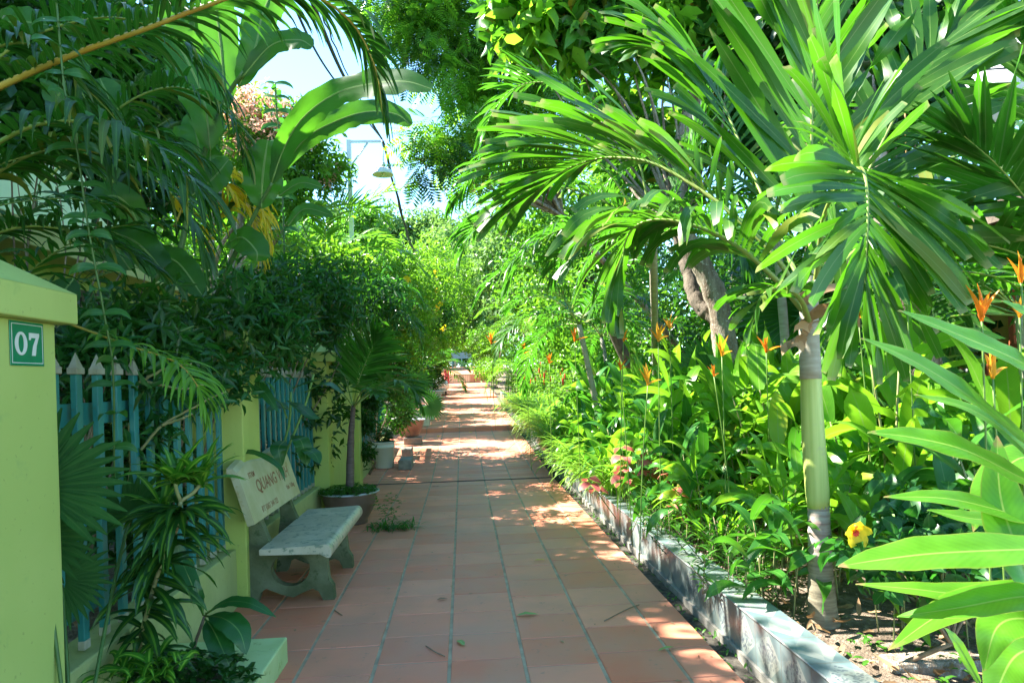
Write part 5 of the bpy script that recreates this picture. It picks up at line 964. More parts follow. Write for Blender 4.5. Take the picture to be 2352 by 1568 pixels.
t = woody('jackfruit_tree', 'large tree with white mottled trunk and dark leaves behind the big palm', 'tree', P(2120, 1000, 6.6), bl([(1900, 120, 7.5, .5), (1990, 60, 7.5, .5), (2060, 150, 7.5, .5), (2130, 120, 7.5, .5), (2020, 250, 7.5, .5), (2110, 240, 7.5, .42), (1930, 260, 7.6, .45), (1850, 20, 7.5, .5), (2160, 40, 7.5, .42), (1800, 150, 8, .5), (1780, 300, 8.2, .5)], 0, 0), 3600, .27, .42, M_tree_drk, M_bark, .05, 'big', None, 304, .5, k=6, down=.6)
bark_trunk(t, [(2150, 1000, 6.6), (2110, 850, 6.6), (2065, 700, 6.6), (2040, 560, 6.7), (2010, 400, 6.9), (1985, 200, 7.2), (1975, 60, 7.4)], [.24, .20, .17, .15, .13, .10, .07], M_bark, seed=4)
woody('distant_tree', 'thin tree with airy crown against the sky at the top right corner', 'tree', (17, 22, 0), bl([(2230, 60, 26, 1.6), (2180, 20, 26, 1.4), (2280, 20, 26, 1.6), (2260, 140, 26, 1.2), (2180, 110, 26, 1.0), (2330, 90, 26, 1.2), (2240, -50, 26, 1.8)], 0, 0), 5200, .22, .4, M_tree_drk, M_bark, .18, 'leaf', None, 305, .75, shell=.1)
BG = [
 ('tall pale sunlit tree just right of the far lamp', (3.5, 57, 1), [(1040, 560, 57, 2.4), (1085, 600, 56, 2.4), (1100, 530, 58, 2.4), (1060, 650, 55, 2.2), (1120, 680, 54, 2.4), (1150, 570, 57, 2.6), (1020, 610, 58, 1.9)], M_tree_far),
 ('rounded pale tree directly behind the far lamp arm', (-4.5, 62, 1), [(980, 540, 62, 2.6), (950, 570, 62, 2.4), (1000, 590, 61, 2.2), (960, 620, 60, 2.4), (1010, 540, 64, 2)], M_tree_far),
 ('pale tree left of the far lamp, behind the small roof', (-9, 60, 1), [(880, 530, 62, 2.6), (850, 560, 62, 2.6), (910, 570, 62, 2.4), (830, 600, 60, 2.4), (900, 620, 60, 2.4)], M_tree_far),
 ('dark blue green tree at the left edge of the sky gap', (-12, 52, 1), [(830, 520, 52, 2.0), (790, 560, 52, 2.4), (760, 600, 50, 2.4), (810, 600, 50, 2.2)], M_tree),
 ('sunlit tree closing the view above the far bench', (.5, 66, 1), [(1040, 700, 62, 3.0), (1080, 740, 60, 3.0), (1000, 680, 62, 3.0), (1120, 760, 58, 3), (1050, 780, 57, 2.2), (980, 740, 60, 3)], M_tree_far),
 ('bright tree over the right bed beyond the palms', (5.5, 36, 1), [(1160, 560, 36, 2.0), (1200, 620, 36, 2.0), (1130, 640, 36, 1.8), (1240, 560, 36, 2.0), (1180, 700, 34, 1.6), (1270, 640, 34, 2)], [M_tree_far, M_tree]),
 ('leafy tree filling the gap behind the slim palm', (5.5, 20, .6), [(1240, 480, 19, 1.2), (1300, 560, 19, 1.3), (1220, 620, 19, 1.2), (1380, 480, 19, 1.4), (1400, 620, 18, 1.3), (1280, 700, 17, 1.1), (1200, 380, 20, 1.0)], [M_tree, M_shrub_b]),
]
for i, (lab, base, b_, mt) in enumerate(BG):
    D_ = b_[0][2]; woody('background_tree', lab, 'tree', base, bl(b_, 0, 0), 9000, .0065*D_+.05, .5, mt, M_barkd, .2, 'leaf', 'trees in the background', 320+i, .6, shell=.25)
woody('background_tree', 'low bushes right behind the far bench', 'tree', (0, 57, 2), bl([(960, 800, 57, 1.6), (1010, 810, 56, 1.5), (1055, 815, 57, 1.5), (1100, 810, 56, 1.6), (1145, 800, 55, 1.6), (1190, 800, 50, 1.6), (1030, 770, 58, 1.6), (1080, 775, 58, 1.6)], 0, 0), 6000, .3, .5, M_tree, M_barkd, .1, 'leaf', 'trees in the background', 340, .4, shell=.2)
# backdrop foliage closing the sides
def hedge_wall(lab, pts, r, n_, l, mt, seed, base):
    blobs = [(np.array(p, float), (r, r, r*1.1)) for p in pts]; woody('background_tree', lab, 'tree', base, blobs, n_, l, .5, mt, M_barkd, .15, 'leaf', 'trees in the background', seed, .5, shell=.3)
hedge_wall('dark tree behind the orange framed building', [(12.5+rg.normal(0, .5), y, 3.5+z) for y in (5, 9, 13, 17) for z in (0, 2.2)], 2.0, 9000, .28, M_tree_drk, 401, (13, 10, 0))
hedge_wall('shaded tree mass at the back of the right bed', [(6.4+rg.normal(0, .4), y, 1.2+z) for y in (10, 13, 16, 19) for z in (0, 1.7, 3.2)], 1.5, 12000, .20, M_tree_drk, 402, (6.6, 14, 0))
hedge_wall('green tree mass in the right bed past the palms', [(5+rg.normal(0, .6), y, 1.6+z) for y in (23, 27, 31, 35) for z in (0, 2.0)], 1.9, 9000, .24, M_tree, 403, (6, 28, 0))
hedge_wall('unseen tree added over the roof of the lime house to dapple the path with shade', [(-5.4+rg.normal(0, .1), y, 7.25+rg.normal(0, .15)) for y in (4.0, 5.0, 6.0, 7.0, 8.6)]+[(-6.1+rg.normal(0, .35), y, 7.3+rg.normal(0, .3)) for y in (-1.5, .3, 2.1, 4.0, 5.8, 7.4, 9.0, 10.6, 12.4, 14.2)], 1.15, 26000, .22, M_tree_drk, 411, (-8.6, 7, 0))  # crowns added out of view to throw dappled shade across the path
hedge_wall('tall leafy tree added behind the blossom tree to shade the far path', [(-6.0+rg.normal(0, .4), y, 7.2+z+rg.normal(0, .3)) for y in (19, 21.5, 24, 27, 30, 33) for z in (0, -1.8)], 1.4, 16000, .24, M_tree, 412, (-6.8, 25, 0))  # added behind the nearer crowns to shade the farther path
hedge_wall('tree mass behind the left house', [(-8.3+rg.normal(0, .4), y, 1.8+z) for y in (15, 18.5, 22, 26, 30) for z in (0, 2.4, 4.8)], 2.0, 16000, .26, M_tree, 404, (-8, 20, 0))
hedge_wall('green trees beyond the left hedge', [(-5.5+rg.normal(0, .6), y, 1.8+z) for y in (34, 40, 46) for z in (0, 2.0)], 2.2, 8000, .3, M_tree, 405, (-6, 40, 0))
hedge_wall('dense green bushes low at the back of the far right bed', [(5.5+rg.normal(0, .5), y, 1.6+z) for y in (20, 24, 28, 32, 36, 40) for z in (0, 1.2)], 1.3, 9000, .22, [M_tree, M_shrub_b], 407, (6, 30, 0))
hedge_wall('tall tree mass closing the view between the palm fronds', [(7.0+rg.normal(0, .8), y, 3.5+z) for y in (25, 29, 33, 37) for z in (0, 2.6, 5.0)], 2.2, 14000, .28, [M_tree, M_tree_drk], 408, (8.5, 30, 0))
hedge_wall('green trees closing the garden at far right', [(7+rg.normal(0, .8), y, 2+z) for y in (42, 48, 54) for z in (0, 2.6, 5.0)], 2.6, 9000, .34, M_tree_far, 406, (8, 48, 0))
# left palm group in the sky gap
palm('palm with blue green fronds fanning in front of the lamp pole', (-3.2, 13.2, .1), P(745, 620, 13.2), 8, 2.2, .6, .05, PL, .06, None, 51, [([(745, 620, 13.2), (745, 530, 13.2), (790, 478, 13.2), (850, 480, 13.2), (885, 510, 13.2)], .70, .045, 40, .15), ([(745, 620, 13.2), (690, 500, 13), (705, 430, 13), (745, 408, 13), (775, 430, 13)], .55, .04, 36, .6)], (20, 80), (60, 110), .5)
palm('palm with a dark frond arching over the hedge toward the path', (-2.3, 10.6, .1), P(800, 720, 10.4), 5, 1.4, .36, .03, PM, .05, None, 52, [([(800, 720, 10.4), (829, 694, 10.2), (907, 709, 10.0), (950, 741, 9.9), (966, 785, 9.9)], .40, .03, 36, 1.0)], (20, 70))
palm('dark feathery palm beside the cream pots on the left', (-1.7, 21, .6), P(985, 850, 21), 9, 1.4, .4, .04, PM, .05, None, 53, (), (10, 80))
palm('small palm far along the left edge of the path', (-1.9, 33, 1), (-1.9, 33, 2.6), 9, 1.7, .45, .045, PL, .05, None, 54, (), (10, 80))
palm('palm with fronds drooping behind the far bench', (-.5, 54, 2.2), (-.5, 54, 3.9), 12, 2.8, .7, .07, PL, .08, None, 55, (), (10, 80))
palm('twin of the palm behind the far bench, on its right', (2.2, 47, 1.8), (2.1, 47, 3.3), 12, 2.4, .6, .06, PM, .08, None, 56, (), (0, 75))
woody('hedge_bush', 'leafy bush crowding the far path edge on the left, near the garment', 'bush', (-1.9, 36, 1.1), bl([(985, 835, 33, .7), (1002, 800, 36, .8), (1008, 840, 37, .5), (990, 770, 36, .9)], 0, 0), 3600, .17, .33, [M_shrub_b, M_shrub], M_twig, .03, 'leaf', 'bushes along the left fence', 241, .35)
woody('hedge_bush', 'leafy bush overhanging the far path edge on the right', 'bush', (1.9, 36, 1.3), bl([(1118, 845, 31, .6), (1108, 805, 36, .8), (1128, 790, 34, .9), (1100, 780, 42, .9), (1140, 850, 28, .5), (1096, 840, 40, .5)], 0, 0), 4200, .17, .33, [M_shrub_b, M_tree], M_twig, .03, 'leaf', None, 242, .35)
# ------------------------------------------------------------------ heliconia bed
def heli_clump(seed, ns, h, ll, lw, mat, spread=.22):
    rg_ = np.random.default_rng(seed); ms, ml = MB(seed), MB(seed+1)
    for i in range(ns):
        b_ = np.array([rg_.normal(0, spread), rg_.normal(0, spread), -.03]); a = rg_.random()*6.28; hh = h*(.65+.45*rg_.random()); lean = np.array([math.cos(a), math.sin(a), 0])*.12*hh
        q = spline([b_, b_+lean*.4+(0, 0, hh*.5), b_+lean+(0, 0, hh*.8)], 8); ms.tube(q, np.linspace(.009, .005, 8), 6)
        k = rg_.integers(4, 7); pl = rg_.random()*3.14
        for j in range(k):
            f = .35+.65*j/(k-1); p = np.array([np.interp(f*7, np.arange(8), q[:, c]) for c in range(3)]); aa = pl+(j % 2)*math.pi+rg_.normal(0, .3); e = R_(4+62*f*f+rg_.normal(0, 10))
            d = np.array([math.cos(aa)*math.cos(e), math.sin(aa)*math.cos(e), math.sin(e)]); 
            ml.strips([p], [d], [(-math.cos(aa)*math.sin(e)+rg_.normal(0, .15), -math.sin(aa)*math.sin(e)+rg_.normal(0, .15), math.cos(e)+.2)], ll*(.8+.4*rg_.random()), lw*(.85+.3*rg_.random()), 1.0-.3*f+rg_.random()*.5, 10, 'lance', .18, .05, 0, .35)
    return ms.mesh('heliconia_stems', M_cane), ml.mesh('heliconia_leaves', mat)
hv = [heli_clump(500+i, 6, (1.35, 1.25, 1.15, 1.05, 1.3)[i], .58, .13, (M_heli, M_heli, M_heli_d, M_heli, M_heli_d)[i]) for i in range(5)]
def put(name, lab, cat, me, loc, rz, sc, group, names=('stems', 'leaves')):
    t = thing(name, lab, cat, loc, group); t.rotation_euler = (0, 0, rz); t.scale = (sc, sc, sc)
    for nm, q in zip(names, me): lpart(nm, q, t)
    return t
rows = []
for y in np.arange(4.5, 13.0, .45):
    for x in np.arange(2.0, 4.9, .5):
        if x > 2.0+(y-3.6)*.8+.6: continue
        if math.hypot(x-1.93, y-3.78) < .5: continue
        rows.append((x+rg.normal(0, .1), y+rg.normal(0, .12)))
for i, (x, y) in enumerate(rows):
    near = x < 2.25; sc = (.72 if near else 1.0)*(.9+.25*rg.random())
    if y < 5.2: sc *= .75
    g_ = 0 if near else (1 if y < 8.5 else 2)
    row_ = ('first', 'second', 'third', 'fourth', 'fifth', 'sixth')[min(int(round((x-2.0)/.5)), 5)]; lev = next(w_ for c_, w_ in ((5.0, 'just beyond the foreground palm'), (5.5, 'level with the far bench leg'), (6.0, 'level with the amber flowers'), (6.5, 'level with the slim palm'), (7.2, 'just past the slim palm'), (7.8, 'level with the bowl by the bench'), (8.4, 'beside the first grass tufts'), (9.2, 'level with the green wall panel'), (10, 'beside the leaning short palm'), (10.8, 'level with the floor joint'), (11.7, 'just past the floor joint'), (99, 'level with the white bucket')) if y < c_)
    col_ = 'deep green' if (i*7) % 5 in (2, 4) else 'lime green'
    put('heliconia_clump', '%s heliconia, %s row from kerb, %s' % (col_, row_, lev), 'heliconia', hv[(i*7) % 5], (x, y, gs(y)+.17), rg.random()*6.28, sc, ('front row heliconias by the kerb', 'heliconias filling the middle of the bed', 'heliconias at the rear of the bed')[g_])
for x, y, sc, lab in [(2.75, 3.55, .95, 'heliconia clump with dark leaves right behind the foreground palm trunk'), (3.3, 4.0, 1.1, 'heliconia clump in shade right of the foreground palm'), (3.2, 3.2, .9, 'heliconia clump behind the hibiscus at right'), (3.9, 3.6, 1.15, 'heliconia clump near the right edge under the orange flowers'), (3.0, 4.7, 1.2, 'tall heliconia clump below the mottled trunk'), (3.8, 4.9, 1.2, 'tall heliconia clump at the base of the mottled trunk'), (2.35, 4.25, .75, 'short heliconia with curled leaf left of the palm trunk'), (1.75, 3.9, .55, 'small heliconia shoot at the left foot of the palm trunk'), (2.1, 3.35, .5, 'single reddish heliconia cane at the right foot of the palm trunk')]:
    put('heliconia_clump', lab, 'heliconia', hv[int(x*10) % 5], (x, y, gs(y)+.17), x*5, sc, None)
# flowers on stalks
def hflower(lab, u, v, D, s, mt, seed, nb=5, grp='orange heliconia flowers'):
    s *= .85; rg_ = np.random.default_rng(seed); c = P(u, v, D); x, y = c[0]+rg_.normal(0, .06), c[1]+rg_.normal(0, .06); t = thing('heliconia_flower', lab, 'flower', (x, y, gs(y)+.17), grp)
    m = MB(); m.tube(spline([(x, y, gs(y)+.15), ((x+c[0])/2, (y+c[1])/2, (c[2]+.2)/2+.1), c], 10), .004, 5); part('stalk', m.mesh('flower_stalk', M_stem), t)
    m = MB(seed); a = np.linspace(0, math.pi*2, nb, endpoint=False)+rg_.random(); e = R_(60)+rg_.random(nb)*.5
    e[0] = R_(25); D_ = np.stack([np.cos(a)*np.cos(e), np.sin(a)*np.cos(e), np.sin(e)], 1)
    m.strips(np.tile(c, (nb, 1)), D_, np.stack([-np.cos(a), -np.sin(a), np.full(nb, .3)], 1), s*(.7+.5*rg_.random(nb)), s*.17, .25, 6, 'lance', .9, 0, 0, .2)
    part('bracts', m.mesh('flower_bracts', mt), t)
for i, (lab, u, v, D, s, mt) in enumerate([
 ('large orange heliconia flower with a sideways bract, near the right edge', 2255, 738, 2.6, .16, M_orange), ('orange heliconia flower cut by the right edge, upper of two', 2345, 650, 2.8, .14, M_orange), ('amber heliconia flower at the right edge below the large one', 2342, 730, 2.9, .12, M_amber), ('pale yellow heliconia bud cluster among the front ginger leaves', 2280, 870, 2.6, .15, M_amber),
 ('orange red heliconia flower in front of the mottled trunk', 2083, 690, 4.4, .14, M_orange), ('orange red flower left of the mottled trunk', 1972, 735, 4.6, .15, M_orange), ('orange flower high at right near the building', 2330, 610, 5.0, .2, M_orange), ('orange flower right of the palm base of fronds', 1995, 790, 4.8, .12, M_orange),
 ('orange heliconia flower left of the foreground palm trunk', 1760, 810, 5.3, .16, M_orange), ('amber heliconia flower with long bracts below the leaning trunk', 1658, 818, 5.2, .18, M_amber), ('pair of amber flowers beside the slim palm, upper one', 1512, 785, 5.8, .20, M_amber), ('amber flower just right of the slim palm trunk', 1538, 757, 6.2, .15, M_amber), ('amber flower lower left of the slim palm in front of dark shade', 1488, 885, 5.0, .17, M_amber), ('orange flower rising above the leaf tips in the centre of the bed', 1432, 785, 6.5, .15, M_orange), ('brownish orange flower on a tall stalk farther left', 1320, 785, 7.5, .17, M_orange), ('small orange flower over the grassy clump', 1262, 835, 8.6, .15, M_orange), ('small orange flower among the red gingers', 1205, 812, 10.5, .2, M_orange), ('tiny orange flower far along the bed', 1128, 790, 16, .3, M_orange), ('slim orange flower on a leaning stalk near the clump centre', 1425, 850, 5.6, .11, M_orange), ('small orange flower behind the leaning leaf in the bed', 1640, 865, 5.0, .10, M_orange)]):
    hflower(lab, u, v, D, s, mt, 700+i, 5+(i % 3))
# red ginger spikes farther along
m_sp = MB(1); m_sp.lathe([(0, 0), (.022, .02), (.03, .08), (.026, .16), (.014, .21), (0, .23)], (0, 0, 0), 10); me_sp = m_sp.mesh('ginger_spike', M_red)
gm = []
for i in range(3):
    ms, ml = MB(i), MB(i+9)
    for j in range(9):
        b_ = np.array([ms.rg.normal(0, .22), ms.rg.normal(0, .22), 0]); h_ = .45+.35*ms.rg.random(); q = spline([b_, b_+(ms.rg.normal(0, .05), ms.rg.normal(0, .05), h_)], 6); ms.tube(q, .007, 5)
        n_ = 9; a = np.arange(n_)*2.4; pos = q[0]+(q[-1]-q[0])*np.linspace(.25, 1, n_)[:, None]; ml.strips(pos, np.stack([np.cos(a), np.sin(a), np.full(n_, .35)], 1), np.tile([.01, 0, 1.], (n_, 1)), .17, .05, .7, 5, 'lance', .2)
    gm.append((ms.mesh('ginger_stems', M_stem), ml.mesh('ginger_leaves', (M_shrub_b, M_heli, M_shrub_b)[i])))
gi = 0
for y in np.arange(11.5, 27, .8):
    for x in ((2.5, 3.2) if y < 18 else (1.85, 2.5, 3.2)):
        if rg.random() < .12: continue
        xx, yy = x+rg.normal(0, .12), y+rg.normal(0, .12); s_ = 1+.02*(y-9)+rg.random()*.3
        t = put('red_ginger_clump', '%s red spiked ginger, %s row from kerb, %s' % (('yellow green', 'lime', 'bright green')[gi % 3], ('first', 'second', 'third')[int((x-1.8)/.6)], next(w_ for c_, w_ in ((10.5, 'before the floor joint'), (12, 'just past the floor joint'), (14, 'opposite the grey blocks'), (16.5, 'opposite the raised fan palm bowl'), (19, 'beside the first step'), (21.5, 'beside the small yellowish palm'), (24, 'opposite the round cream pot'), (99, 'near the second step')) if yy < c_)), 'ginger', gm[gi % 3], (xx, yy, gs(yy)+.17), rg.random()*6, s_, 'far red ginger clumps' if y > 15 else 'red ginger clumps past the grass'); gi += 1
        for q in range(int(rg.integers(0, 3))):
            o = lpart('flower_spike', me_sp, t); o.scale = (.6, .6, .6); o.location = (rg.normal(0, .2), rg.normal(0, .2), .5+.2*rg.random())
# kerb-side grass tufts
def tuft(seed, n_, L, W, mat, up=.9, droop=1.3):
    m = MB(seed); r_ = m.rg; a = r_.random(n_)*6.28; D = np.stack([np.cos(a), np.sin(a), up+r_.random(n_)*1.2], 1); b_ = np.stack([np.cos(a)*.04*r_.random(n_), np.sin(a)*.04*r_.random(n_), np.zeros(n_)], 1)
    m.strips(b_, D, np.stack([-np.cos(a), -np.sin(a), np.ones(n_)], 1), L*(.6+.6*r_.random(n_)), W, droop*(.6+.7*r_.random(n_)), 8, 'strap', .3); return m.mesh('tuft', mat)
tm = [tuft(800+i, 60, .55, .018, M_grass) for i in range(3)]; tb = [tuft(810+i, 34, .75, .035, M_heli, 1.6, .8) for i in range(2)]
k_ = 0
for y in np.arange(7.4, 19.0, .34):
    for x in (1.62, 1.95):
        yy = y+rg.normal(0, .06); o = struct('strappy_grass', tm[k_ % 3]); del o['kind']; o.location = (x+rg.normal(0, .05), yy, gs(yy)+.17); o.rotation_euler = (0, 0, rg.random()*6); s_ = 1.2+.5*rg.random()+(y-8)*.02; o.scale = (s_,)*3
        tag(o, 'arching strappy grass tuft hanging over the tiled kerb', 'grass tuft', 'strappy grass tufts along the kerb'); k_ += 1
for i, (x, y) in enumerate([(2.1, 7.4), (2.25, 8.0), (2.2, 8.7), (2.5, 9.4), (2.0, 9.3), (2.4, 7.0)]):
    o = struct('iris_leaf_clump', tb[i % 2]); del o['kind']; o.location = (x, y, gs(y)+.17); o.rotation_euler = (0, 0, i*1.3); tag(o, 'stiff upright blade leaved clump behind the grass tufts', 'plant', 'blade leaved clumps')
# coleus
def coleus(seed):
    ms, ml = MB(seed), MB(seed+1); r_ = ms.rg
    for j in range(5):
        b_ = np.array([r_.normal(0, .10), r_.normal(0, .10), 0]); h_ = .18+.38*r_.random(); q = spline([b_, b_+(r_.normal(0, .08)-.06, r_.normal(0, .05)-.05, h_)], 5); ms.tube(q, .004, 5)
        for k in range(6):
            a = k*1.57+r_.random()*.4; p = q[0]+(q[-1]-q[0])*(1-.13*(k//2)); ml.strips([p], [(math.cos(a), math.sin(a)-.2, -.1)], [(.1, -.5, 1)], .12, .085, .9, 5, 'broad', .15, .15)
    return ms.mesh('coleus_stems', M_stem), ml.mesh('coleus_leaves', M_coleus)
cm_ = [coleus(900), coleus(910)]
for i, (u, v, D, s_) in enumerate([(1330, 1020, 6.4, 1.2), (1360, 1060, 6.1, 1.0), (1400, 1110, 5.6, .8)]):
    p = P(u, v, D); put('coleus', ('tallest pink leaved coleus spilling over the kerb beside the grass', 'middle pink coleus among the lime leaves by the kerb', 'small pink coleus nearest the camera by the kerb')[i], 'coleus', cm_[i % 2], (max(p[0], 1.66), p[1], gs(p[1])+.2), i*1.1, s_, 'coleus plants by the kerb')
for i in range(16):
    y = 5.0+i*.36; o = struct('lime_blade_clump', tb[i % 2]); del o['kind']; o.location = (1.75+rg.random()*.3, y, gs(y)+.17); o.rotation_euler = (0, 0, i*1.9); o.scale = (.55+.25*rg.random(),)*3; tag(o, 'small lime blade leaved clump pushing up between the herbs beside the kerb', 'plant', 'small blade leaved clumps by the kerb')
# small herbs near the kerb
def herb(seed, n_=14, h=.30, l=.085, w=.016, mat=M_shrub):
    ms, ml = MB(seed), MB(seed+1); r_ = ms.rg
    for j in range(n_):
        b_ = np.array([r_.normal(0, .12), r_.normal(0, .12), 0]); h_ = h*(.5+.7*r_.random()); q = spline([b_, b_+(r_.normal(0, .08), r_.normal(0, .08), h_)], 5); ms.tube(q, .003, 5); k = 16
        a = np.arange(k)*2.4; ml.strips(q[0]+(q[-1]-q[0])*np.linspace(.2, 1, k)[:, None], np.stack([np.cos(a), np.sin(a), np.linspace(.1, .9, k)], 1), np.tile([.01, 0, 1.], (k, 1)), l*(.7+.5*r_.random(k)), w, .6, 4, 'lance', .2)
    return ms.mesh('herb_stems', M_twig), ml.mesh('herb_leaves', mat)
hm = [herb(920), herb(930, 16, .22, .04, .012, M_shrub), herb(940, 12, .30, .10, .018, M_cover)]
for i, (x, y, k, s_, lab) in enumerate([(1.72, 4.75, 0, 1.1, 'narrow leaved herb leaning over the kerb tiles, nearer one'), (1.78, 4.35, 2, 1.2, 'narrow leaved herb in front of the palm trunk'), (1.70, 5.2, 1, 1.2, 'low feathery herb with tiny mauve flowers'), (1.72, 5.6, 1, 1.1, 'low feathery herb behind the mauve flowers'), (1.95, 4.7, 0, 1.2, 'narrow leaved herb at the middle of the front bed'), (1.70, 4.05, 0, .9, 'narrow leaved herb beside the palm foot'), (1.75, 6.0, 2, 1.1, 'green herb clump at the foot of the coleus'), (1.75, 6.5, 0, 1.2, 'green herb clump under the pink coleus'), (2.0, 5.4, 2, 1.4, 'herb clump under the front heliconias'), (2.05, 6.1, 0, 1.4, 'herb clump in the shade of the heliconias')]):
    put('kerbside_herb', lab, 'herb', hm[k], (x, y, gs(y)+.17), i*1.7, s_, None)
m = MB(3)
for _ in range(16):
    c_ = P(1675+rg.random()*110, 1235+rg.random()*45, 5.0); a = np.arange(5)*1.256; m.strips(np.tile(c_, (5, 1)), np.stack([np.cos(a), np.sin(a), np.full(5, .3)], 1), np.tile([.01, 0, 1.], (5, 1)), .011, .009, .1, 2, 'broad', .1)
o = struct('mauve_flowers', m.mesh('mauve_flowers', M_mauve)); o['kind'] = 'stuff'; o['label'] = 'tiny mauve flowers scattered on the feathery herb by the kerb'
# hibiscus
hb = np.array([2.15, 3.15, .17])
def hib(t):
    c_ = P(1962, 1222, 3.1); m = MB(4); a = np.arange(5)*1.256+.3; m.strips(np.tile(c_, (5, 1)), np.stack([np.cos(a), np.full(5, -.55), np.sin(a)], 1), np.tile([0, -1., 0], (5, 1)), .075, .06, .5, 6, 'broad', .2, .2); f = part('flower', m.mesh('hibiscus_flower', M_yflow), t)
    m = MB(5); a = np.arange(8)*.785; m.strips(np.tile(c_+(0, -.006, 0), (8, 1)), np.stack([np.cos(a), np.full(8, -.55), np.sin(a)], 1), np.tile([0, -1., 0], (8, 1)), .02, .018, 0, 2, 'broad', .1); part('red_throat', m.mesh('hibiscus_throat', M_red), f)
    m = MB(6); m.tube([c_, c_+(-.02, -.05, .035)], .003, 6); bm = bmesh.new(); bmesh.ops.create_icosphere(bm, subdivisions=2, radius=.009); m.frombm(bm, 0, True, Matrix.Translation(c_+(-.02, -.05, .038))); part('stamen', m.mesh('hibiscus_stamen', M_amber), f)
woody('hibiscus_bush', 'hibiscus bush with rounded glossy leaves and one yellow flower at right', 'bush', hb, bl([(1960, 1260, 3.15, .12), (2040, 1290, 3.1, .18), (2130, 1230, 3.2, .2), (2230, 1200, 3.2, .2), (2060, 1180, 3.3, .15), (2150, 1330, 3.0, .14), (2260, 1300, 3.0, .16), (2330, 1180, 3.2, .18)], 0, 0), 520, .085, .75, M_broad, M_twig, .015, 'big', None, 950, .4, extra=hib, k=4, shell=.1)
cover('weed_sprouts', 'small green sprouts on the bare soil at the bottom right', 'plant', (2.2, 2.9, .17), .6, .08, 60, .05, M_cover, 15)
# ------------------------------------------------------------------ foreground ginger at the right edge
t = thing('foreground_ginger', 'large bright green ginger with long pointed leaves reaching in from the right edge', 'ginger', P(2440, 1560, 2.0))
for j, (u0, v0) in enumerate([(2400, 1500), (2450, 1300)]):
    m = MB(); m.tube(spline([P(u0, 1700, 2.1), P(u0-10, 1200, 2.0), P(u0+30, 760, 1.95)], 12), .012, 8); part('cane', m.mesh('ginger_cane', M_stem), t)
GL = [([(2440, 900, 1.9), (2352, 835, 1.85), (2200, 768, 1.85), (2064, 712, 1.85)], .125), ([(2440, 1080, 1.8), (2352, 1010, 1.75), (2220, 905, 1.7), (2090, 825, 1.7), (1978, 776, 1.7)], .115), ([(2440, 1130, 2.1), (2330, 1010, 2.1), (2230, 940, 2.1), (2100, 905, 2.1)], .08), ([(2440, 1140, 1.8), (2352, 1100, 1.75), (2220, 1035, 1.7), (2100, 1005, 1.7), (1993, 992, 1.7)], .115), ([(2440, 1200, 2.0), (2330, 1180, 1.95), (2180, 1145, 1.9), (2030, 1140, 1.9)], .085), ([(2440, 1260, 1.85), (2330, 1262, 1.8), (2150, 1270, 1.75), (2020, 1285, 1.75), (1925, 1300, 1.75)], .115),
      ([(2440, 1330, 1.9), (2340, 1355, 1.85), (2200, 1362, 1.85), (2100, 1352, 1.85), (1965, 1340, 1.9)], .07), ([(2440, 1370, 1.8), (2340, 1370, 1.75), (2200, 1395, 1.7), (2060, 1415, 1.75)], .085), ([(2440, 1390, 1.9), (2330, 1370, 1.85), (2180, 1400, 1.8), (2040, 1492, 1.75)], .10), ([(2400, 1420, 2.0), (2352, 1300, 1.9), (2300, 1150, 1.95), (2290, 1000, 2.0)], .15), ([(2400, 1240, 2.1), (2330, 1200, 2.05), (2230, 1190, 2.0), (2130, 1170, 2.0)], .075), ([(2420, 1450, 2.0), (2352, 1420, 1.95), (2290, 1440, 1.9), (2260, 1540, 1.9)], .13), ([(2420, 1480, 2.2), (2340, 1500, 2.1), (2300, 1560, 2.1), (2280, 1640, 2.1)], .13), ([(2430, 700, 2.3), (2370, 720, 2.3), (2300, 690, 2.3)], .1), ([(2420, 1100, 2.3), (2350, 1050, 2.3), (2270, 1120, 2.25), (2235, 1220, 2.2)], .12), ([(2250, 1568, 2.3), (2200, 1480, 2.3), (2170, 1440, 2.3)], .05)]
for i, (pts, W_) in enumerate(GL):
    q = pts; mm = ribbon_leaf([P(*p) for p in q], W_, prof='lance', fold=.22, wave=.05, seed=1000+i, nrm=(-.1, -.55, .83), seg=24, pr=.004, cross=3); part('leaf', mm.mesh('ginger_leaf', [M_ging, M_stem]), t)
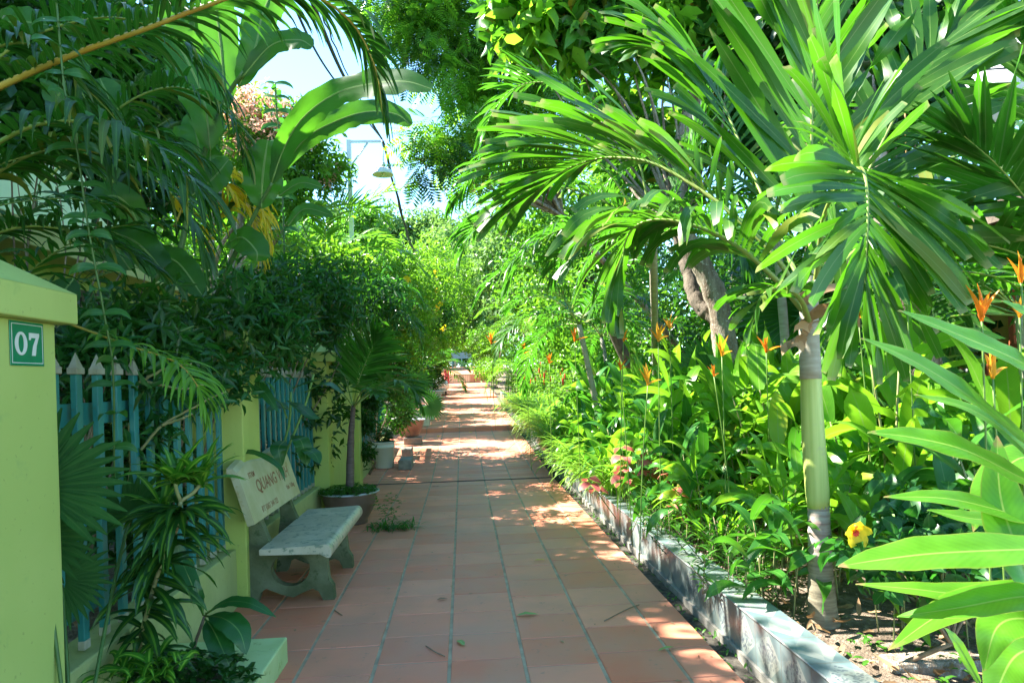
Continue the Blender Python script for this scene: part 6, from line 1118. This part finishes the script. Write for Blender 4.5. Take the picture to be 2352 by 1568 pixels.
# ------------------------------------------------------------------ fallen leaves, twigs
def fallen(lab, u, v, L, W_, mt, a, curl=.3, z=None, name='fallen_leaf'):
    c_ = G(u, v, 0) if z is None else z; m = MB(int(u)); m.strips([(0, 0, .006)], [(math.cos(a), math.sin(a), .12)], [(0, 0, 1)], L, W_, curl, 7, 'broad', .25, .15); o = struct(name, m.mesh('fallen_leaf', mt)); del o['kind']
    o.location = (c_[0]-math.cos(a)*L/2, c_[1]-math.sin(a)*L/2, (gz(c_[1]) if z is None else c_[2])+.003); tag(o, lab, 'leaf', 'fallen leaves on the tiles')
for lab, u, v, L, W_, mt, a in [('green fallen leaf near the bottom centre of the path', 1058, 1478, .10, .035, M_gleaf, 2.0), ('pale yellow green fallen leaf right of centre near the bottom', 1212, 1414, .14, .045, M_gleaf, .0), ('small yellow fallen leaf right of centre', 1240, 1288, .10, .03, M_yleaf, .1), ('brown curled leaf left of the pale green one', 1016, 1378, .08, .03, M_dry, .3), ('green narrow leaf near the kerb at the bottom', 1532, 1492, .12, .022, M_gleaf, .35), ('tiny dark leaf on the central grout line', 1032, 1282, .03, .02, M_dry, .2), ('brown dry leaf just before the joint', 1122, 1172, .05, .02, M_gleaf, 1.0), ('brown leaf on the tiles right near the kerb', 1300, 1204, .10, .025, M_dry, .1), ('yellow petal near the bucket', 855, 1090, .06, .04, M_yflow, .2), ('dry twisted leaf beneath the concrete bench', 682, 1322, .10, .03, M_dry, .4), ('brown leaf beyond the joint at left', 960, 1030, .09, .05, M_dry, .3), ('pale leaf on the near side of the joint', 1000, 1118, .14, .03, M_dry, 0.1), ('small pale chip on the tiles left of centre', 930, 1152, .05, .025, M_gleaf, .1), ('second dry leaf under the bench seat', 700, 1332, .07, .03, M_dry, 1.4)]: fallen(lab, u, v, L, W_, mt, a)
for u, v in ((1008, 1024), (1082, 1016)): q = G(u, v, .1); fallen('yellow flower dropped on the ramp tiles', u, v, .09, .08, M_yflow, .3, name='fallen_flower')
for lab, a, b_, c_ in [('thin brown twig lying right of centre on the tiles', (1388, 1425), (1440, 1398), (1468, 1388)), ('curved twig lying left of centre at the bottom', (978, 1482), (1000, 1496), (1022, 1506)), ('short twig near the bench foot', (768, 1400), (780, 1408), (786, 1412))]:
    m = MB(); m.tube(spline([G(*a, .006), G(*b_, .008), G(*c_, .006)], 10), .003, 5); o = struct('fallen_twig', m.mesh('twig', M_twig)); del o['kind']; tag(o, lab, 'twig', 'twigs on the tiles')
m = MB(17); n_ = 1500; y_ = 1.8+rg.random(n_)**1.5*9; x_ = 1.68+rg.random(n_)*2.8; a = rg.random(n_)*6.28; pos = np.stack([x_, y_, np.array([gs(q) for q in y_])+.185+rg.random(n_)*.02], 1)
m.strips(pos, np.stack([np.cos(a), np.sin(a), rg.normal(0, .25, n_)], 1), np.tile([.05, 0, 1.], (n_, 1))+rg.normal(0, .3, (n_, 3)), .05+.09*rg.random(n_), .02+.03*rg.random(n_), rg.normal(0, .8, n_), 4, 'broad', .3, .3)
o = struct('leaf_litter', m.mesh('leaf_litter', M_dry)); o['kind'] = 'stuff'; o['label'] = 'dry brown leaf litter covering the soil of the right bed'
m = MB(23); n_ = 240; y_ = 1.5+rg.random(n_)*22; x_ = np.where(rg.random(n_) < .6, 1.30-np.abs(rg.normal(0, .16, n_)), -1.5+rg.random(n_)*2.9); pos = np.stack([x_, y_, np.array([gz(q) for q in y_])+.004], 1); a = rg.random(n_)*6.28
m.strips(pos, np.stack([np.cos(a), np.sin(a), np.full(n_, .05)], 1), np.tile([0, .02, 1.], (n_, 1)), .012+.035*rg.random(n_)**2, .008+.010*rg.random(n_), .2, 3, 'broad', .3, .2); o = struct('path_debris', m.mesh('path_debris', M_dry)); o['kind'] = 'stuff'; o['label'] = 'specks of dry leaf and grit scattered on the path tiles'
m = MB(19); n_ = 260; y_ = 2+rg.random(n_)*12; pos = np.stack([1.34+rg.random(n_)*.1, y_, np.array([gs(q) for q in y_])-.02], 1); a = rg.random(n_)*6.28; m.strips(pos, np.stack([np.cos(a), np.sin(a), rg.random(n_)], 1), np.tile([0, 0, 1.], (n_, 1)), .03+.04*rg.random(n_), .015, .6, 3, 'lance', .2)
o = struct('gutter_debris', m.mesh('gutter_debris', [M_cover])); o['kind'] = 'stuff'; o['label'] = 'tiny weeds and debris in the gutter beside the kerb'
t = MB(); x, y = 2.15, 3.0
t.box(1.85, 2.98, .10, 2.3, 3.12, .215, bev=.02); o = struct('broken_brick_block', t.mesh('old_brick', M_bark)); del o['kind']; tag(o, 'weathered broken block half buried in soil at the bottom right', 'block')
# right top cables and roof sliver
for i, (v0, v1) in enumerate(((82, 80), (158, 150), (4, 3), (222, 215))):
    m = MB(); m.tube(spline([P(2100, v0, 15), P(2230, v0+4, 15), P(2400, v1, 15)], 8), .022, 5); o = struct('power_cable', m.mesh('power_cable', M_cable)); del o['kind']; tag(o, 'black cable crossing the sky at the top right corner, %s' % ('second from the top', 'third from the top', 'topmost', 'lowest')[i], 'cable', 'cables at top right')
t = thing('water_tank_roof', 'white curved roof edge showing through the leaves at the top right', 'roof', P(2330, 120, 16)); m = MB(); c_ = P(2345, 130, 16); bm = bmesh.new(); bmesh.ops.create_cone(bm, cap_ends=True, segments=24, radius1=.95, radius2=.95, depth=3); m.frombm(bm, 0, True, Matrix.Translation(c_+(0.7, 0, -.3)) @ Matrix.Rotation(R_(80), 4, 'Y')); part('shell', m.mesh('roof_shell', M_lampw), t)
